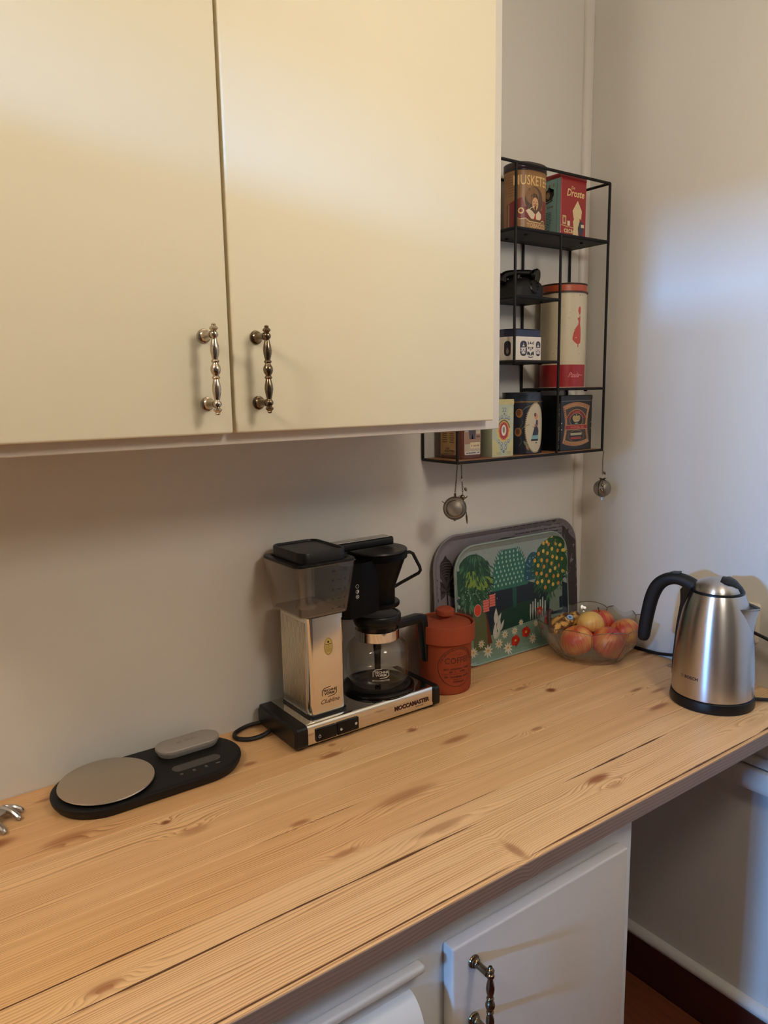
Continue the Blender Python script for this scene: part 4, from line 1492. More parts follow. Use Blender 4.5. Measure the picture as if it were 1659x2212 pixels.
rprism(bm, .1240, .1340, .017, ((.3226, 0), (.3250, 0), (.3262, .001), (.3262, .012)), CX(-.8280), CY(-.0800), 8, True, False)
rprism(bm, .0960, .1160, .018, ((.3255, 0), (.3425, .0006), (.3445, .0020), (.3445, .0045), (.3415, .0060)), CX(-.8280), CY(-.0800), 8, False, True)
obj('tank_lid', bm, M['black'], cm)
# outlet arm over the filter basket
bm = B()
rings = [[(x_, y_, z_) for y_, z_ in rrect(.0300, .0155, .004, 4, CY(-.0700), .3305)] for x_ in (CX(-.790), CX(-.6420))]
loft(bm, rings)
obj('outlet_arm', bm, M['black'], cm)
bm = B()
loft(bm, [[(x_, y_, z_) for y_, z_ in rrect(.0230, .0012, .0005, 2, CY(-.0690), .3390)] for x_ in (CX(-.788), CX(-.6460))])
obj('arm_plate', bm, M['alu_brushed'], cm)
# filter basket with handle, bracket behind it
BX, BY = CX(-.6810), CY(-.0800)
bm = B()
lathe(bm, [(0, .2100), (.0440, .2100), (.0450, .2115), (.0450, .2160), (.0435, .2175), (.0360, .2180), (.0360, .2440), (.0375, .2490), (.0565, .3020), (.0605, .3040), (.0605, .3150), (.0590, .3165), (0, .3165)], 56, (BX, BY, 0))
obj('filter_basket', bm, M['basket'], cm)
bm = B()
lathe(bm, [(.0605, .3166), (.0610, .3180), (.0600, .3200), (.0570, .3208), (.0480, .3190), (0, .3190)], 56, (BX, BY, 0))
obj('basket_lid', bm, M['black'], cm)
bm = B()
rings = []
for zz in (.2110, .3100):
    rings.append([(CX(-.7885), CY(-.030), zz), (CX(-.7885), CY(-.128), zz), (CX(-.7780), CY(-.136), zz), (CX(-.7500), CY(-.136), zz), (CX(-.7050), CY(-.122), zz), (CX(-.690), CY(-.1), zz), (CX(-.690), CY(-.05), zz)])
loft(bm, rings)
obj('basket_bracket', bm, M['basket'], cm, smooth=False)
P_ = Print()
P_.ring(0, .2700, .0036, .0007, (186, 182, 176))
P_.ring(0, .2605, .0036, .0007, (186, 182, 176))
P_.poly([(0, .2605 - .0030)] + [(.0030 * math.sin(a), .2605 - .0030 * math.cos(a)) for a in [PI * k / 10 for k in range(11)]], (186, 182, 176))
P_.ring(0, .2510, .0036, .0007, (186, 182, 176))
P_.line([(-.002, .2490), (.002, .2530)], .0007, (186, 182, 176))
P_.disc(.0012, .2498, .0009, (186, 182, 176))
P_.disc(-.0012, .2522, .0009, (186, 182, 176))
P_.done('printed_symbol', on_plane((CX(-.7620), CY(-.1361), 0), (1, 0, 0), (0, 0, 1)), M['print'], cm)
bm = B()
hd = Vector((.88, -.42, 0)).normalized()
hp = [Vector((BX, BY, z_)) + hd * r_ for r_, z_ in ((.058, .3085), (.0665, .3090), (.0725, .3060), (.0860, .2790), (.0875, .2720), (.0840, .2665), (.0500, .2500), (.0350, .2420))]
tube(bm, hp, .0033, 10)
obj('basket_handle', bm, M['black'], cm)
# hotplate
bm = B()
lathe(bm, [(0, .0442), (.0700, .0442), (.0715, .0455), (.0715, .0490), (.0690, .0520), (.0640, .0535), (.0610, .0520), (0, .0520)], 56, (BX, BY, 0))
obj('hotplate', bm, M['black_gloss'], cm)
bm = B()
cb = spline([(CX(-.905), CY(-.020), .010), (CX(-.930), CY(-.012), .007), (CX(-.958), CY(-.020), .0048), (CX(-.966), CY(-.040), .0046), (CX(-.950), CY(-.058), .0046), (CX(-.925), CY(-.062), .0060), (CX(-.905), CY(-.060), .011)], 8)
tube(bm, cb, .0040, 10)
obj('cable', bm, M['rubber'], cm)

# glass jug on the hotplate
jg = thing('coffee_jug', 'empty glass coffee jug with black handle and lid, on the hotplate', 'jug', (-.6810, -.0800, H + .0522))
lathe(bm := B(), [(0, .0006), (.040, .0006), (.0500, .0030), (.0585, .0120), (.0612, .0260), (.0612, .0580), (.0602, .0690), (.0565, .0790), (.0505, .0862), (.0445, .0912), (.0416, .0942), (.0412, .0960), (.0412, .1200), (.0425, .1215)], 64)
obj('glass_body', bm, M['glass'], jg)
lathe(bm := B(), [(.0421, .0915), (.0428, .0920), (.0428, .1110), (.0421, .1115)], 64)
obj('chrome_band', bm, M['chrome'], jg)
lathe(bm := B(), [(0, .1100), (.0385, .1100), (.0385, .1195), (.0435, .1205), (.0445, .1225), (.0445, .1260), (.0465, .1275), (.0470, .1300), (.0470, .1390), (.0455, .1415), (.0420, .1420), (.0405, .1400), (0, .1385)], 64)
obj('lid', bm, M['black'], jg)
lathe(bm := B(), [(.0045, .1100), (.0085, .1090), (.0080, .0700), (.0062, .0500), (.0058, .0060), (.0040, .0060)], 24)
obj('mixing_tube', bm, M['black'], jg)
bm = B()
hp = spline([(.040, 0, .1060), (.060, 0, .1085), (.088, 0, .1130), (.1060, 0, .1150)], 5)
path = [(.036, .1080), (.064, .1090), (.1000, .1105), (.1105, .1085), (.1135, .0960), (.1165, .0560), (.1190, .0170)]
rings = []
for k, (x_, z_) in enumerate(path):
    a = path[max(k - 1, 0)]
    b = path[min(k + 1, len(path) - 1)]
    tx, tz = b[0] - a[0], b[1] - a[1]
    L_ = math.hypot(tx, tz)
    nx, nz_ = -tz / L_, tx / L_
    th = (.0082, .0082, .0085, .0098, .0076, .0062, .0042)[k]
    wd = .0100 if k < 6 else .0085
    rings.append([(x_ + nx * q_, y_, z_ + nz_ * q_) for y_, q_ in rrect(2 * wd, 2 * th, .003, 3)])
loft(bm, rings)
obj('handle', bm, M['black'], jg, angle=50)
P_ = Print()
hexlogo(P_, 0, .0400, .0300, (186, 180, 172))
P_.text('MOCCAMASTER', 0, .0265, .0040, (170, 164, 156), sx=1.15, bold=.02)
P_.done('printed_logo', on_cyl(0, 0, lambda b_: .0613, math.atan2(-1.2237 + .08, -1.4872 + .681) + .10), M['print'], jg, du=.004)

# ------------------------------------------------------------------ coffee canister
cc = thing('coffee_canister', 'terracotta canister with knobbed lid marked COFFEE, beside the coffee maker', 'canister', (-.5075, -.0795, H))
lathe(bm := B(), [(0, 0), (.0500, 0), (.0525, .002), (.0535, .008), (.0548, .1000), (.0560, .1045), (.0600, .1065), (.0615, .1085), (.0615, .1400), (.0605, .1432), (.0590, .1440), (.0576, .1425), (.0572, .1300), (0, .1300)], 72)
obj('pot', bm, M['terracotta'], cc)
lathe(bm := B(), [(0, .1305), (.0535, .1305), (.0540, .1385), (.0530, .1405), (.0400, .1440), (.0250, .1470), (.0120, .1480), (.0105, .1500), (.0130, .1525), (.0195, .1570), (.0205, .1625), (.0190, .1680), (.0130, .1715), (.0060, .1728), (0, .1730)], 56)
obj('lid', bm, M['terracotta'], cc)
P_ = Print()
TC = (84, 34, 22)
P_.ring(0, .0470, .0425, .0013, TC, n=56)
P_.text('THE ORIGINAL SUFFOLK CANISTER', 0, .0850, .0062, TC, bold=.015, arc=.0360, space=1.02)
P_.line([(-.010, .0745), (-.004, .0765), (0, .0780), (.004, .0765), (.010, .0745)], .0014, (120, 56, 38))
P_.scrib(-.010, .010, .0722, .0016, (120, 56, 38), 2)
P_.text('COFFEE', 0, .0600, .0175, TC, bold=.012, sx=.95)
P_.rect(-.008, .008, .0505, .0510, TC)
P_.scrib(-.030, .030, .0430, .0048, TC, 11)
P_.scrib(-.018, .018, .0370, .0042, TC, 12)
P_.rect(-.034, .034, .0320, .0326, TC)
P_.scrib(-.028, .028, .0262, .0048, TC, 13)
P_.scrib(-.010, .010, .0205, .0020, TC, 14)
P_.scrib(-.014, .014, .0155, .0040, TC, 15)
P_.done('printed_label', on_cyl(0, 0, lambda b_: .0538 + .0013 * (b_ + .0135) / .1, math.atan2(-1.2237 + .0795, -1.4872 + .5075) + .50, .0135), M['print'], cc, du=.004)


# ------------------------------------------------------------------ trays
def tray(name, label, x, y, w_, h_, r, lean, base, edge_mat, rim=.017):
    """Laminate tray standing on edge, leaning on the wall; its front faces -y."""
    t = thing(name, label, 'tray', (x, y, H + .0012))
    t.rotation_euler = (-lean, 0, 0)
    n = 10
    prof = [(0, .0005), (0, -.0005), (.0008, -.0020), (.0025, -.0022), (.0110, .0050), (rim, .0070), (rim + .004, .0072)]

    def dep(d):
        for (d0, p0), (d1, p1) in zip(prof[3:-1], prof[4:]):
            if d <= d1:
                return p0 + (p1 - p0) * max(0, (d - d0)) / (d1 - d0)
        return prof[-1][1]
    bm = B()
    rings = [[(x_, y_, z_) for x_, z_ in rrect(w_ - 2 * d, h_ - 2 * d, max(.004, r - d), n, 0, h_ / 2)] for d, y_ in prof]
    back = [[(x_, y_ + .0016, z_) for x_, z_ in rrect(w_ - 2 * d, h_ - 2 * d, max(.004, r - d), n, 0, h_ / 2)] for d, y_ in prof[:0:-1]]
    loft(bm, back + rings)
    obj('tray_body', bm, [base], t)

    def sd(u, v):
        qx, qy = abs(u) - (w_ / 2 - r), abs(v - h_ / 2) - (h_ / 2 - r)
        return -(math.hypot(max(qx, 0), max(qy, 0)) + min(max(qx, qy), 0) - r)

    def mp(u, v, k):
        for _ in range(3):                      # keep print inside the rim
            d = sd(u, v)
            if d < .0022:
                e_ = .0005
                gx = (sd(u + e_, v) - sd(u - e_, v)) / (2 * e_)
                gy = (sd(u, v + e_) - sd(u, v - e_)) / (2 * e_)
                u += gx * (.0024 - d)
                v += gy * (.0024 - d)
        return Vector((u, dep(sd(u, v)) - k, v))
    return t, mp


rs = random.Random(5)
# back tray: plain grey leaf print
bt, bmp = tray('grey_tray', 'large grey tray with dark leaf print, behind the garden tray against the wall', -.2530, -.0275, .4640, .3020, .070, .058,
               pmat('grey_laminate', (138, 130, 134), rough=.42, var=.05), None)
P_ = Print()
DG, MG = (44, 38, 38), (70, 64, 66)
P_.poly(rrect(.458, .296, .067, 10, 0, .151), (128, 120, 126))
for k in range(60):
    u_ = -.228 + rs.random() * .008
    P_.rect(u_, u_ + rs.uniform(.002, .006), .02 + k * .0025, .0215 + k * .0025, (60, 56, 60))
for (u_, v_, s_) in ((-.190, .195, 1.0), (-.165, .100, .8), (-.215, .09, .7)):
    P_.disc(u_, v_ + .030 * s_, .020 * s_, DG, .026 * s_)
    P_.poly([(u_ - .008 * s_, v_ + .052 * s_), (u_ + .008 * s_, v_ + .052 * s_), (u_, v_ + .064 * s_)], DG)
    for k in range(6):
        P_.line([(u_ - .016 * s_, v_ + (.014 + k * .006) * s_), (u_, v_ + (.018 + k * .006) * s_), (u_ + .016 * s_, v_ + (.015 + k * .006) * s_)], .0012, (110, 104, 106), True)
    P_.line([(u_, v_ + .01 * s_), (u_ + .002, v_ - .05 * s_), (u_ + .001, v_ - .10 * s_)], .004 * s_, DG)
    for k in range(5):
        for q_ in (-1, 1):
            P_.leaf(u_, v_ - (.012 + .002 * k) * s_, .042 * s_, .010 * s_, PI / 2 + q_ * (.35 + k * .42), DG if k % 2 else MG)
for k in range(26):
    u_ = .178 + rs.random() * .036
    P_.line([(u_, .02 + k * .009), (u_ + rs.uniform(-.006, .006), .04 + k * .009), (u_ + .004, .07 + k * .008)], .0055, DG if k % 3 else (70, 62, 60), True)
P_.poly([(.188, .03), (.232, .03), (.228, .240), (.205, .268), (.190, .285)], (66, 58, 57), )
for k in range(46):
    u_ = .190 + rs.random() * .036
    v_ = .04 + rs.random() * .20
    P_.line([(u_, v_), (u_ + .004, v_ + .010), (u_ + rs.uniform(-.004, .012), v_ + .022)], .0013, (128, 120, 122), True)
for k in range(9):
    P_.rect(-.03 + k * .022, -.014 + k * .022, .2925, .2990, (76, 70, 72))
for k in range(6):
    P_.scrib(.015 + .01 * k, .188, .2865 - k * .0082, .0042, (72, 64, 68), 40 + k)
P_.line([(-.06, .262), (-.02, .272), (.02, .270), (.05, .262)], .008, (70, 64, 66), True)
P_.done('printed_picture', bmp, M['print_tray'], bt, du=.012, dv=.012)
# front tray: plain garden picture
ft, fmp = tray('garden_tray', 'garden picture tray with green trees and yellow fruit, in front of the grey tray', -.2530, -.0400, .3680, .2760, .060, .060,
               pmat('sea_green_laminate', (150, 168, 158), rough=.40, var=.05), None)
P_ = Print()
SKYC, TEAL, DKG, NIGHT = (146, 160, 154), (56, 112, 92), (34, 72, 50), (26, 40, 52)
P_.poly(rrect(.364, .272, .058, 10, 0, .138), SKYC)
P_.poly([(-.182, .060), (-.182, .004), (.182, .004), (.182, .060), (.182, .066), (.10, .080), (0, .076), (-.1, .070)], (116, 142, 124))
P_.poly([(-.181, .062), (-.10, .056), (0, .066), (.11, .070), (.181, .066), (.181, .160), (.10, .150), (.04, .168), (-.04, .160), (-.181, .160)], NIGHT)
P_.poly([(-.08, .060), (.10, .070), (.13, .110), (.04, .120), (-.05, .108)], (30, 62, 52))
P_.poly([(-.181, .062), (-.12, .060), (-.13, .13), (-.181, .14)], (60, 34, 32))
P_.poly([(-.128, .026), (-.076, .028), (-.086, .100), (-.092, .150), (-.126, .150)], (86, 94, 62))       # trunks
P_.poly([(-.084, .040), (-.070, .040), (-.086, .120)], (104, 50, 36))
P_.poly([(.122, .075), (.176, .075), (.172, .165), (.132, .165)], (120, 136, 118))
P_.poly([(.000, .110), (.012, .110), (.014, .170), (.000, .170)], (36, 84, 72))
# middle trees with pale dabs
dome = [(.058 * math.cos(a), .100 * max(0, math.sin(a)) ** .8) for a in [PI * k / 20 for k in range(21)]]
P_.poly([(-.006 + x_, .158 + z_ * .97) for x_, z_ in dome], (48, 108, 92))
for r_ in range(9):
    z_ = .168 + r_ * .0105
    hw_ = .052 * math.sqrt(max(0, 1 - ((z_ - .158) / .1) ** 2.2))
    q_ = -hw_ + (.006 if r_ % 2 else 0)
    while q_ < hw_:
        P_.leaf(-.006 + q_, z_ - .002, .0075, .0052, PI / 2, (150, 192, 170))
        q_ += .0125
for k in range(30):
    a = PI * k / 29
    P_.leaf(-.006 + .055 * math.cos(a), .160 + .095 * max(0, math.sin(a)) ** .8, .010, .003, a * .6 + .6, (40, 92, 78))
P_.poly([(.072 + x_ * .55, .166 + z_ * .66) for x_, z_ in dome], (34, 84, 96))
for k in range(46):
    u_, v_ = .072 + rs.uniform(-.026, .026), .168 + rs.random() * .055
    if abs(u_ - .072) < .028 * math.sqrt(max(0, 1 - ((v_ - .166) / .066) ** 2)):
        P_.disc(u_, v_, .0014, (150, 190, 196), n=7)


def foliage(cx_, cz_, a_, b_, num, cols, L_, wd_):
    for k in range(num):
        q_ = k / num
        r_ = math.sqrt(rs.random())
        a = rs.random() * 2 * PI
        u_, v_ = cx_ + a_ * r_ * math.cos(a), cz_ + b_ * r_ * math.sin(a)
        P_.leaf(u_, v_, L_ * rs.uniform(.7, 1.2), wd_, math.atan2(-1.4, (u_ - cx_) / a_ * 1.8) + rs.uniform(-.4, .4), cols[k % len(cols)], 3)


P_.disc(-.122, .195, .054, DKG, .058, n=30)
P_.disc(-.128, .196, .024, (124, 150, 64), .020)
P_.disc(-.088, .182, .026, (124, 150, 64), .016)
foliage(-.122, .195, .056, .062, 190, ((36, 76, 52), (52, 98, 66), (28, 60, 46), (74, 116, 80)), .020, .0045)
foliage(-.140, .150, .040, .020, 60, ((34, 70, 52), (46, 88, 64), (84, 128, 96)), .020, .0042)
for k in range(26):
    P_.disc(-.15 + rs.random() * .10, .135 + rs.random() * .045, .0012, (190, 206, 190), n=6)
P_.disc(.128, .190, .054, (38, 78, 48), .066, n=30)
P_.disc(.142, .232, .034, (42, 84, 50), .030, n=24)
foliage(.128, .185, .060, .068, 220, ((44, 88, 52), (58, 106, 60), (34, 70, 44), (76, 120, 70)), .016, .0034)
foliage(.142, .232, .034, .030, 70, ((48, 94, 54), (60, 110, 62), (36, 74, 46)), .014, .0032)
for k in range(34):
    a = 2.4 * k
    r_ = math.sqrt((k + .5) / 34)
    P_.disc(.128 + .056 * r_ * math.cos(a), .195 + .064 * r_ * math.sin(a), .0048, ((214, 164, 60), (206, 138, 56), (218, 186, 84))[k % 3], .0050, n=10)
for (u_, v_) in ((.15, .255), (.165, .236), (.12, .250)):
    P_.disc(u_, v_, .0045, (214, 180, 76), n=10)
# paper lanterns, pale reeds, poppies, daisies
P_.ring(-.112, .124, .0112, .0014, (206, 160, 140), .0140)
P_.disc(-.112, .124, .0098, (204, 62, 44), .0126)
for u_, v_ in ((-.086, .130), (-.066, .139)):
    P_.rect(u_ - .0085, u_ + .0085, v_ - .014, v_ + .014, (206, 96, 86))
    for k in range(5):
        P_.rect(u_ - .0100, u_ + .0100, v_ - .0125 + k * .006, v_ - .0110 + k * .006, (216, 140, 122))
for k in range(7):
    u_ = .056 + k * .0085
    P_.line([(u_, .070), (u_ + .001, .090 + .004 * (k % 3)), (u_ + .002, .108 + .005 * (k % 3))], .0055, (176, 182, 172), True)
for u_, v_ in ((-.062, .046), (-.050, .062), (-.058, .080)):
    P_.leaf(u_, v_, .040, .013, 1.5, (190, 190, 178))
    P_.leaf(u_ + .004, v_, .030, .009, 1.05, (176, 180, 168))
for u_, v_, s_ in ((.004, .030, 1.0), (.040, .044, 1.0), (.088, .086, .8), (.116, .060, .9)):
    P_.line([(u_, v_ - .016), (u_ + .002, v_)], .0016, (50, 70, 46))
    for k in range(5):
        P_.disc(u_ + .007 * s_ * math.cos(k * 1.257), v_ + .006 * s_ * math.sin(k * 1.257), .0075 * s_, (196, 48, 36) if k % 2 else (178, 38, 30), n=12)
    P_.disc(u_, v_, .0035 * s_, (214, 166, 74), n=10)
for u_, v_, s_ in ((-.085, .024, 1.3), (-.050, .034, 1.1), (-.022, .018, 1.25), (.002, .054, .9), (.062, .024, 1.1), (-.030, .052, .9), (.100, .030, .9), (-.105, .045, .9), (.075, .058, .8), (.024, .070, .7), (-.13, .030, 1.1)):
    for k in range(9):
        P_.leaf(u_, v_, .0125 * s_, .0042 * s_, k * 2 * PI / 9 + .2, (206, 202, 184), 3)
    P_.disc(u_, v_, .0036 * s_, (206, 160, 78), n=10)
P_.done('printed_picture', fmp, M['print_tray'], ft, du=.010, dv=.010)

# ------------------------------------------------------------------ fruit bowl
BWX, BWY = -.1200, -.1445
fb = thing('fruit_bowl', 'clear pressed glass bowl with a scalloped rim, holding fruit near the corner', 'bowl', (BWX, BWY, H))


def scal(a, h_):
    q_ = max(0.0, min(1.0, (h_ - .012) / .075))
    return 1 + .050 * q_ * abs(math.cos(a * 4.5)) ** .8 - .034 * q_


bm = B()
prof = [(0, .0040), (.045, .0040), (.066, .0012), (.072, .0008), (.077, .0035), (.083, .012), (.096, .028), (.108, .046), (.117, .064), (.1235, .080), (.1245, .0875), (.1230, .0885), (.1215, .0870), (.1145, .066), (.1050, .048), (.092, .030), (.078, .015), (.066, .0085), (0, .0080)]
rings = []
SEG = 108
vs_all = []
for r_, z_ in prof:
    if r_ == 0:
        vs_all.append([bm.verts.new((0, 0, z_))])
        continue
    ring = []
    for k in range(SEG):
        a = 2 * PI * k / SEG
        f = scal(a, z_)
        lift = .0085 * (abs(math.cos(a * 4.5)) ** .7 - .6) * max(0, (z_ - .05) / .037)
        ring.append(bm.verts.new((r_ * f * math.cos(a), r_ * f * math.sin(a), z_ + lift)))
    vs_all.append(ring)
for a, b in zip(vs_all[:-1], vs_all[1:]):
    for k in range(SEG):
        j = (k + 1) % SEG
        if len(a) == 1:
            bm.faces.new((a[0], b[j], b[k]))
        elif len(b) == 1:
            bm.faces.new((a[k], a[j], b[0]))
        else:
            bm.faces.new((a[k], a[j], b[j], b[k]))
obj('glass_bowl', bm, M['bowl_glass'], fb, angle=60)


def bowl_pt(a, r_, z_):
    f = scal(a, z_)
    lift = .0085 * (abs(math.cos(a * 4.5)) ** .7 - .6) * max(0, (z_ - .05) / .037)
    return (r_ * f * math.cos(a), r_ * f * math.sin(a), z_ + lift)


bm = B()
tube(bm, [bowl_pt(2 * PI * k / 144, .1237, .0885) for k in range(144)], .0011, 6, closed=True)
obj('rim', bm, M['rim_glass'], fb)
for j in range(9):
    a = PI / 9 + 2 * PI * j / 9
    bm = B()
    tube(bm, spline([bowl_pt(a + da, r_ + .0006, z_) for r_, z_, da in ((.0765, .0050, .10), (.084, .0130, .05), (.0965, .0285, .01), (.1085, .0465, 0), (.1172, .0645, 0), (.1232, .0800, 0), (.1242, .0880, 0))], 3), .0009, 6)
    obj('petal_ridge', bm, M['rim_glass'], fb)


def apple_mat(name, red, yellow, bias):
    m, nt, p = nodes(name)
    tc = N(nt, 'ShaderNodeTexCoord')
    sp = N(nt, 'ShaderNodeSeparateXYZ')
    nt.links.new(tc.outputs['Object'], sp.inputs[0])
    ang = math_n(nt, 'ARCTAN2', sp.outputs[1], sp.outputs[0])
    cb_ = N(nt, 'ShaderNodeCombineXYZ')
    nt.links.new(math_n(nt, 'MULTIPLY', ang, 9.0), cb_.inputs[0])
    nt.links.new(math_n(nt, 'MULTIPLY', sp.outputs[2], 14.0), cb_.inputs[1])
    n_ = N(nt, 'ShaderNodeTexNoise', i_Scale=1.0, i_Detail=4.0)
    nt.links.new(cb_.outputs[0], n_.inputs['Vector'])
    nb = N(nt, 'ShaderNodeTexNoise', i_Scale=22.0, i_Detail=1.0)
    nt.links.new(tc.outputs['Object'], nb.inputs['Vector'])
    f = math_n(nt, 'ADD', math_n(nt, 'MULTIPLY', n_.outputs['Fac'], .6), math_n(nt, 'MULTIPLY', nb.outputs['Fac'], .9))
    r_ = N(nt, 'ShaderNodeMapRange')
    r_.inputs['From Min'].default_value = .58 + bias
    r_.inputs['From Max'].default_value = .86 + bias
    nt.links.new(f, r_.inputs['Value'])
    mx = N(nt, 'ShaderNodeMix', data_type='RGBA')
    mx.inputs['A'].default_value = lin(yellow)
    mx.inputs['B'].default_value = lin(red)
    nt.links.new(r_.outputs[0], mx.inputs['Factor'])
    sp_ = N(nt, 'ShaderNodeTexVoronoi', i_Scale=420.0)
    nt.links.new(tc.outputs['Object'], sp_.inputs['Vector'])
    dots = math_n(nt, 'LESS_THAN', sp_.outputs['Distance'], .13)
    m2 = N(nt, 'ShaderNodeMix', data_type='RGBA')
    m2.inputs['B'].default_value = lin((226, 190, 130))
    nt.links.new(mx.outputs['Result'], m2.inputs['A'])
    nt.links.new(math_n(nt, 'MULTIPLY', dots, .5), m2.inputs['Factor'])
    nt.links.new(m2.outputs['Result'], p.inputs['Base Color'])
    p.inputs['Roughness'].default_value = .32
    return m


def apple(label, dx, dy, z_, r_, mat, tilt=(0, 0), stem=True):
    t = thing('apple', label, 'apple', (BWX + dx, BWY + dy, H + z_), 0, 'apples in the glass bowl')
    t.rotation_euler = (tilt[0], tilt[1], dx * 40)
    pr = []
    for k in range(25):
        a = PI * k / 24
        rr = math.sin(a) * (1 + .08 * math.cos(a))
        zz = -math.cos(a) * .90
        dent = .26 * math.exp(-(rr / .30) ** 2)
        zz += dent * (.8 if zz < 0 else -1.0)
        pr.append((rr * r_ if 0 < k < 24 else 0, zz * r_))
    lathe(bm := B(), pr, 40, fr=lambda a, h: 1 + .018 * math.cos(5 * a) * (h < 0))
    obj('skin', bm, mat, t, angle=80)
    if stem:
        bm = B()
        tube(bm, [(0, 0, .60 * r_), (.0006, .0004, .8 * r_), (.0022, .001, 1.02 * r_)], [.0012, .0011, .0017], 8)
        obj('stem', bm, M['stem'], t)
    return t


M['stem'] = pmat('brown_stem', (78, 52, 30), rough=.6, var=.2)
AR = apple_mat('apple_red', (178, 46, 40), (214, 150, 74), -.08)
AM = apple_mat('apple_striped', (190, 62, 44), (218, 164, 84), .0)
AY = apple_mat('apple_yellow', (200, 120, 60), (222, 180, 100), .16)
apple('orange and red apple against the front of the glass bowl, left of two', -.0480, -.0010, .0455, .0385, AM, (.3, -.2), False)
apple('deep red apple against the front of the glass bowl, right of two', -.0040, -.0560, .0455, .0385, AR, (.4, .2), False)
apple('pale yellow apple lying on top, in the middle of the glass bowl', .0020, .0020, .0740, .0320, AY, (-.4, .5), False)
apple('red striped apple with an upright stem, at the back of the glass bowl', .0560, .0180, .0620, .0360, AR, (.05, .05))
apple('orange apple at the right of the glass bowl, next to the stemmed apple', .0600, -.0500, .0560, .0350, AM, (.2, .35), False)


def banana_mat():
    m, nt, p = nodes('ripe_banana')
    tc = N(nt, 'ShaderNodeTexCoord')
    n_ = N(nt, 'ShaderNodeTexNoise', i_Scale=70.0, i_Detail=4.0)
    nt.links.new(tc.outputs['Object'], n_.inputs['Vector'])
    r_ = N(nt, 'ShaderNodeValToRGB')
    r_.color_ramp.elements[0].position = .44
    r_.color_ramp.elements[0].color = lin((92, 52, 26))
    r_.color_ramp.elements[1].position = .54
    r_.color_ramp.elements[1].color = lin((206, 158, 84))
    nt.links.new(n_.outputs['Fac'], r_.inputs[0])
    nt.links.new(r_.outputs[0], p.inputs['Base Color'])
    p.inputs['Roughness'].default_value = .5
    return m


MB_ = banana_mat()
MBS = pmat('brown_banana_stalk', (62, 34, 22), rough=.6, var=.25)


def banana(label, pts, stalk, sticker=None):
    t = thing('banana', label, 'banana', (BWX, BWY, H), 0, 'bananas in the glass bowl')
    sp = spline(pts, 7)
    n = len(sp)
    rad = [.0162 * min(1, .45 + 2.4 * k / n, .28 + 3.0 * (n - 1 - k) / n) for k in range(n)]
    bm = B()
    tube(bm, sp, rad, 8)
    obj('peel', bm, MB_, t, angle=20)
    bm = B()
    st = spline([pts[0]] + stalk, 5)
    m_ = len(st)
    tube(bm, st, [.0066 - .0022 * math.sin(PI * min(1, k / (m_ - 1))) for k in range(m_)], 8)
    obj('stalk', bm, MBS, t, angle=30)
    if sticker:
        bm = B()
        lathe(bm, [(0, .0012), (.0080, .0006), (.0082, 0)], 20, sticker[0], sticker[1])
        s_ = obj('sticker', bm, pmat('blue_sticker', (70, 120, 170), rough=.3, var=.02), t)
        bm = B()
        lathe(bm, [(.0045, .0013), (.0060, .0013), (.0060, .0009), (.0045, .0009)], 20, sticker[0], sticker[1])
        obj('sticker_ring', bm, pmat('white_sticker_print', (210, 214, 210), rough=.3), s_)


banana('spotted ripe banana with a blue sticker, at the left of the glass bowl', [(-.0800, .0420, .0600), (-.0560, .0400, .0700), (-.0180, .0430, .0740), (.0140, .0560, .0730), (.0320, .0690, .0700)],
       [(-.0860, .0480, .0780), (-.0790, .0560, .0980), (-.0700, .0590, .1060)], ((-.0330, .0330, .0880), (-.3, -.45, .85)))
banana('spotted ripe banana behind the stickered one in the glass bowl', [(-.0700, .0560, .0560), (-.0480, .0660, .0620), (-.0160, .0760, .0640), (.0120, .0810, .0640), (.0260, .0830, .0620)],
       [(-.0820, .0520, .0740), (-.0780, .0560, .0900)])

# ------------------------------------------------------------------ kettle and its base
KX, KY = -.1415, -.4610
VK = math.atan2(-1.2237 - KY, -1.4872 - KX)          # towards the camera
kb = thing('kettle_base', 'round black power base under the steel kettle', 'kettle base', (KX, KY, H))
lathe(bm := B(), [(0, 0), (.0745, 0), (.0775, .0015), (.0782, .0060), (.0772, .0150), (.0765, .0195), (.0745, .0210), (.0700, .0195), (0, .0190)], 72)
obj('base_body', bm, M['black'], kb)
bm = B()
cp = spline([(.052, -.054, .006), (.070, -.066, .0052), (.105, -.084, .0040), (.128, -.120, .0040), (.132, -.170, .0040), (.120, -.250, -.020), (.125, -.260, -.22), (.128, -.15, -.30)], 10)
cp = spline([(.050, -.052, .0075), (.066, -.066, .0060), (.088, -.082, .0042), (.112, -.100, .0040), (.128, -.122, .0040)], 8)
tube(bm, cp, .0034, 10)
obj('power_cord', bm, M['rubber'], kb)
bm = B()
lathe(bm, [(0, 0), (.0050, .0005), (.0050, .009), (.0040, .010), (0, .010)], 14, (.046, -.048, .0085), (.70, -.72, -.05))
obj('cord_grommet', bm, M['rubber'], kb)

kt = thing('kettle', 'brushed steel electric kettle with a black handle, right end of the worktop', 'kettle', (KX, KY, H + .0215))
BP = [(.0700, 0), (.0748, .0010), (.0755, .0060), (.0752, .0300), (.0735, .0650), (.0705, .1000), (.0668, .1300), (.0618, .1600), (.0560, .1820), (.0510, .1960), (.0485, .2010)]


def body_r(z_):
    for (r0, z0), (r1, z1) in zip(BP[:-1], BP[1:]):
        if z_ <= z1:
            return r0 + (r1 - r0) * (z_ - z0) / (z1 - z0)
    return BP[-1][0]


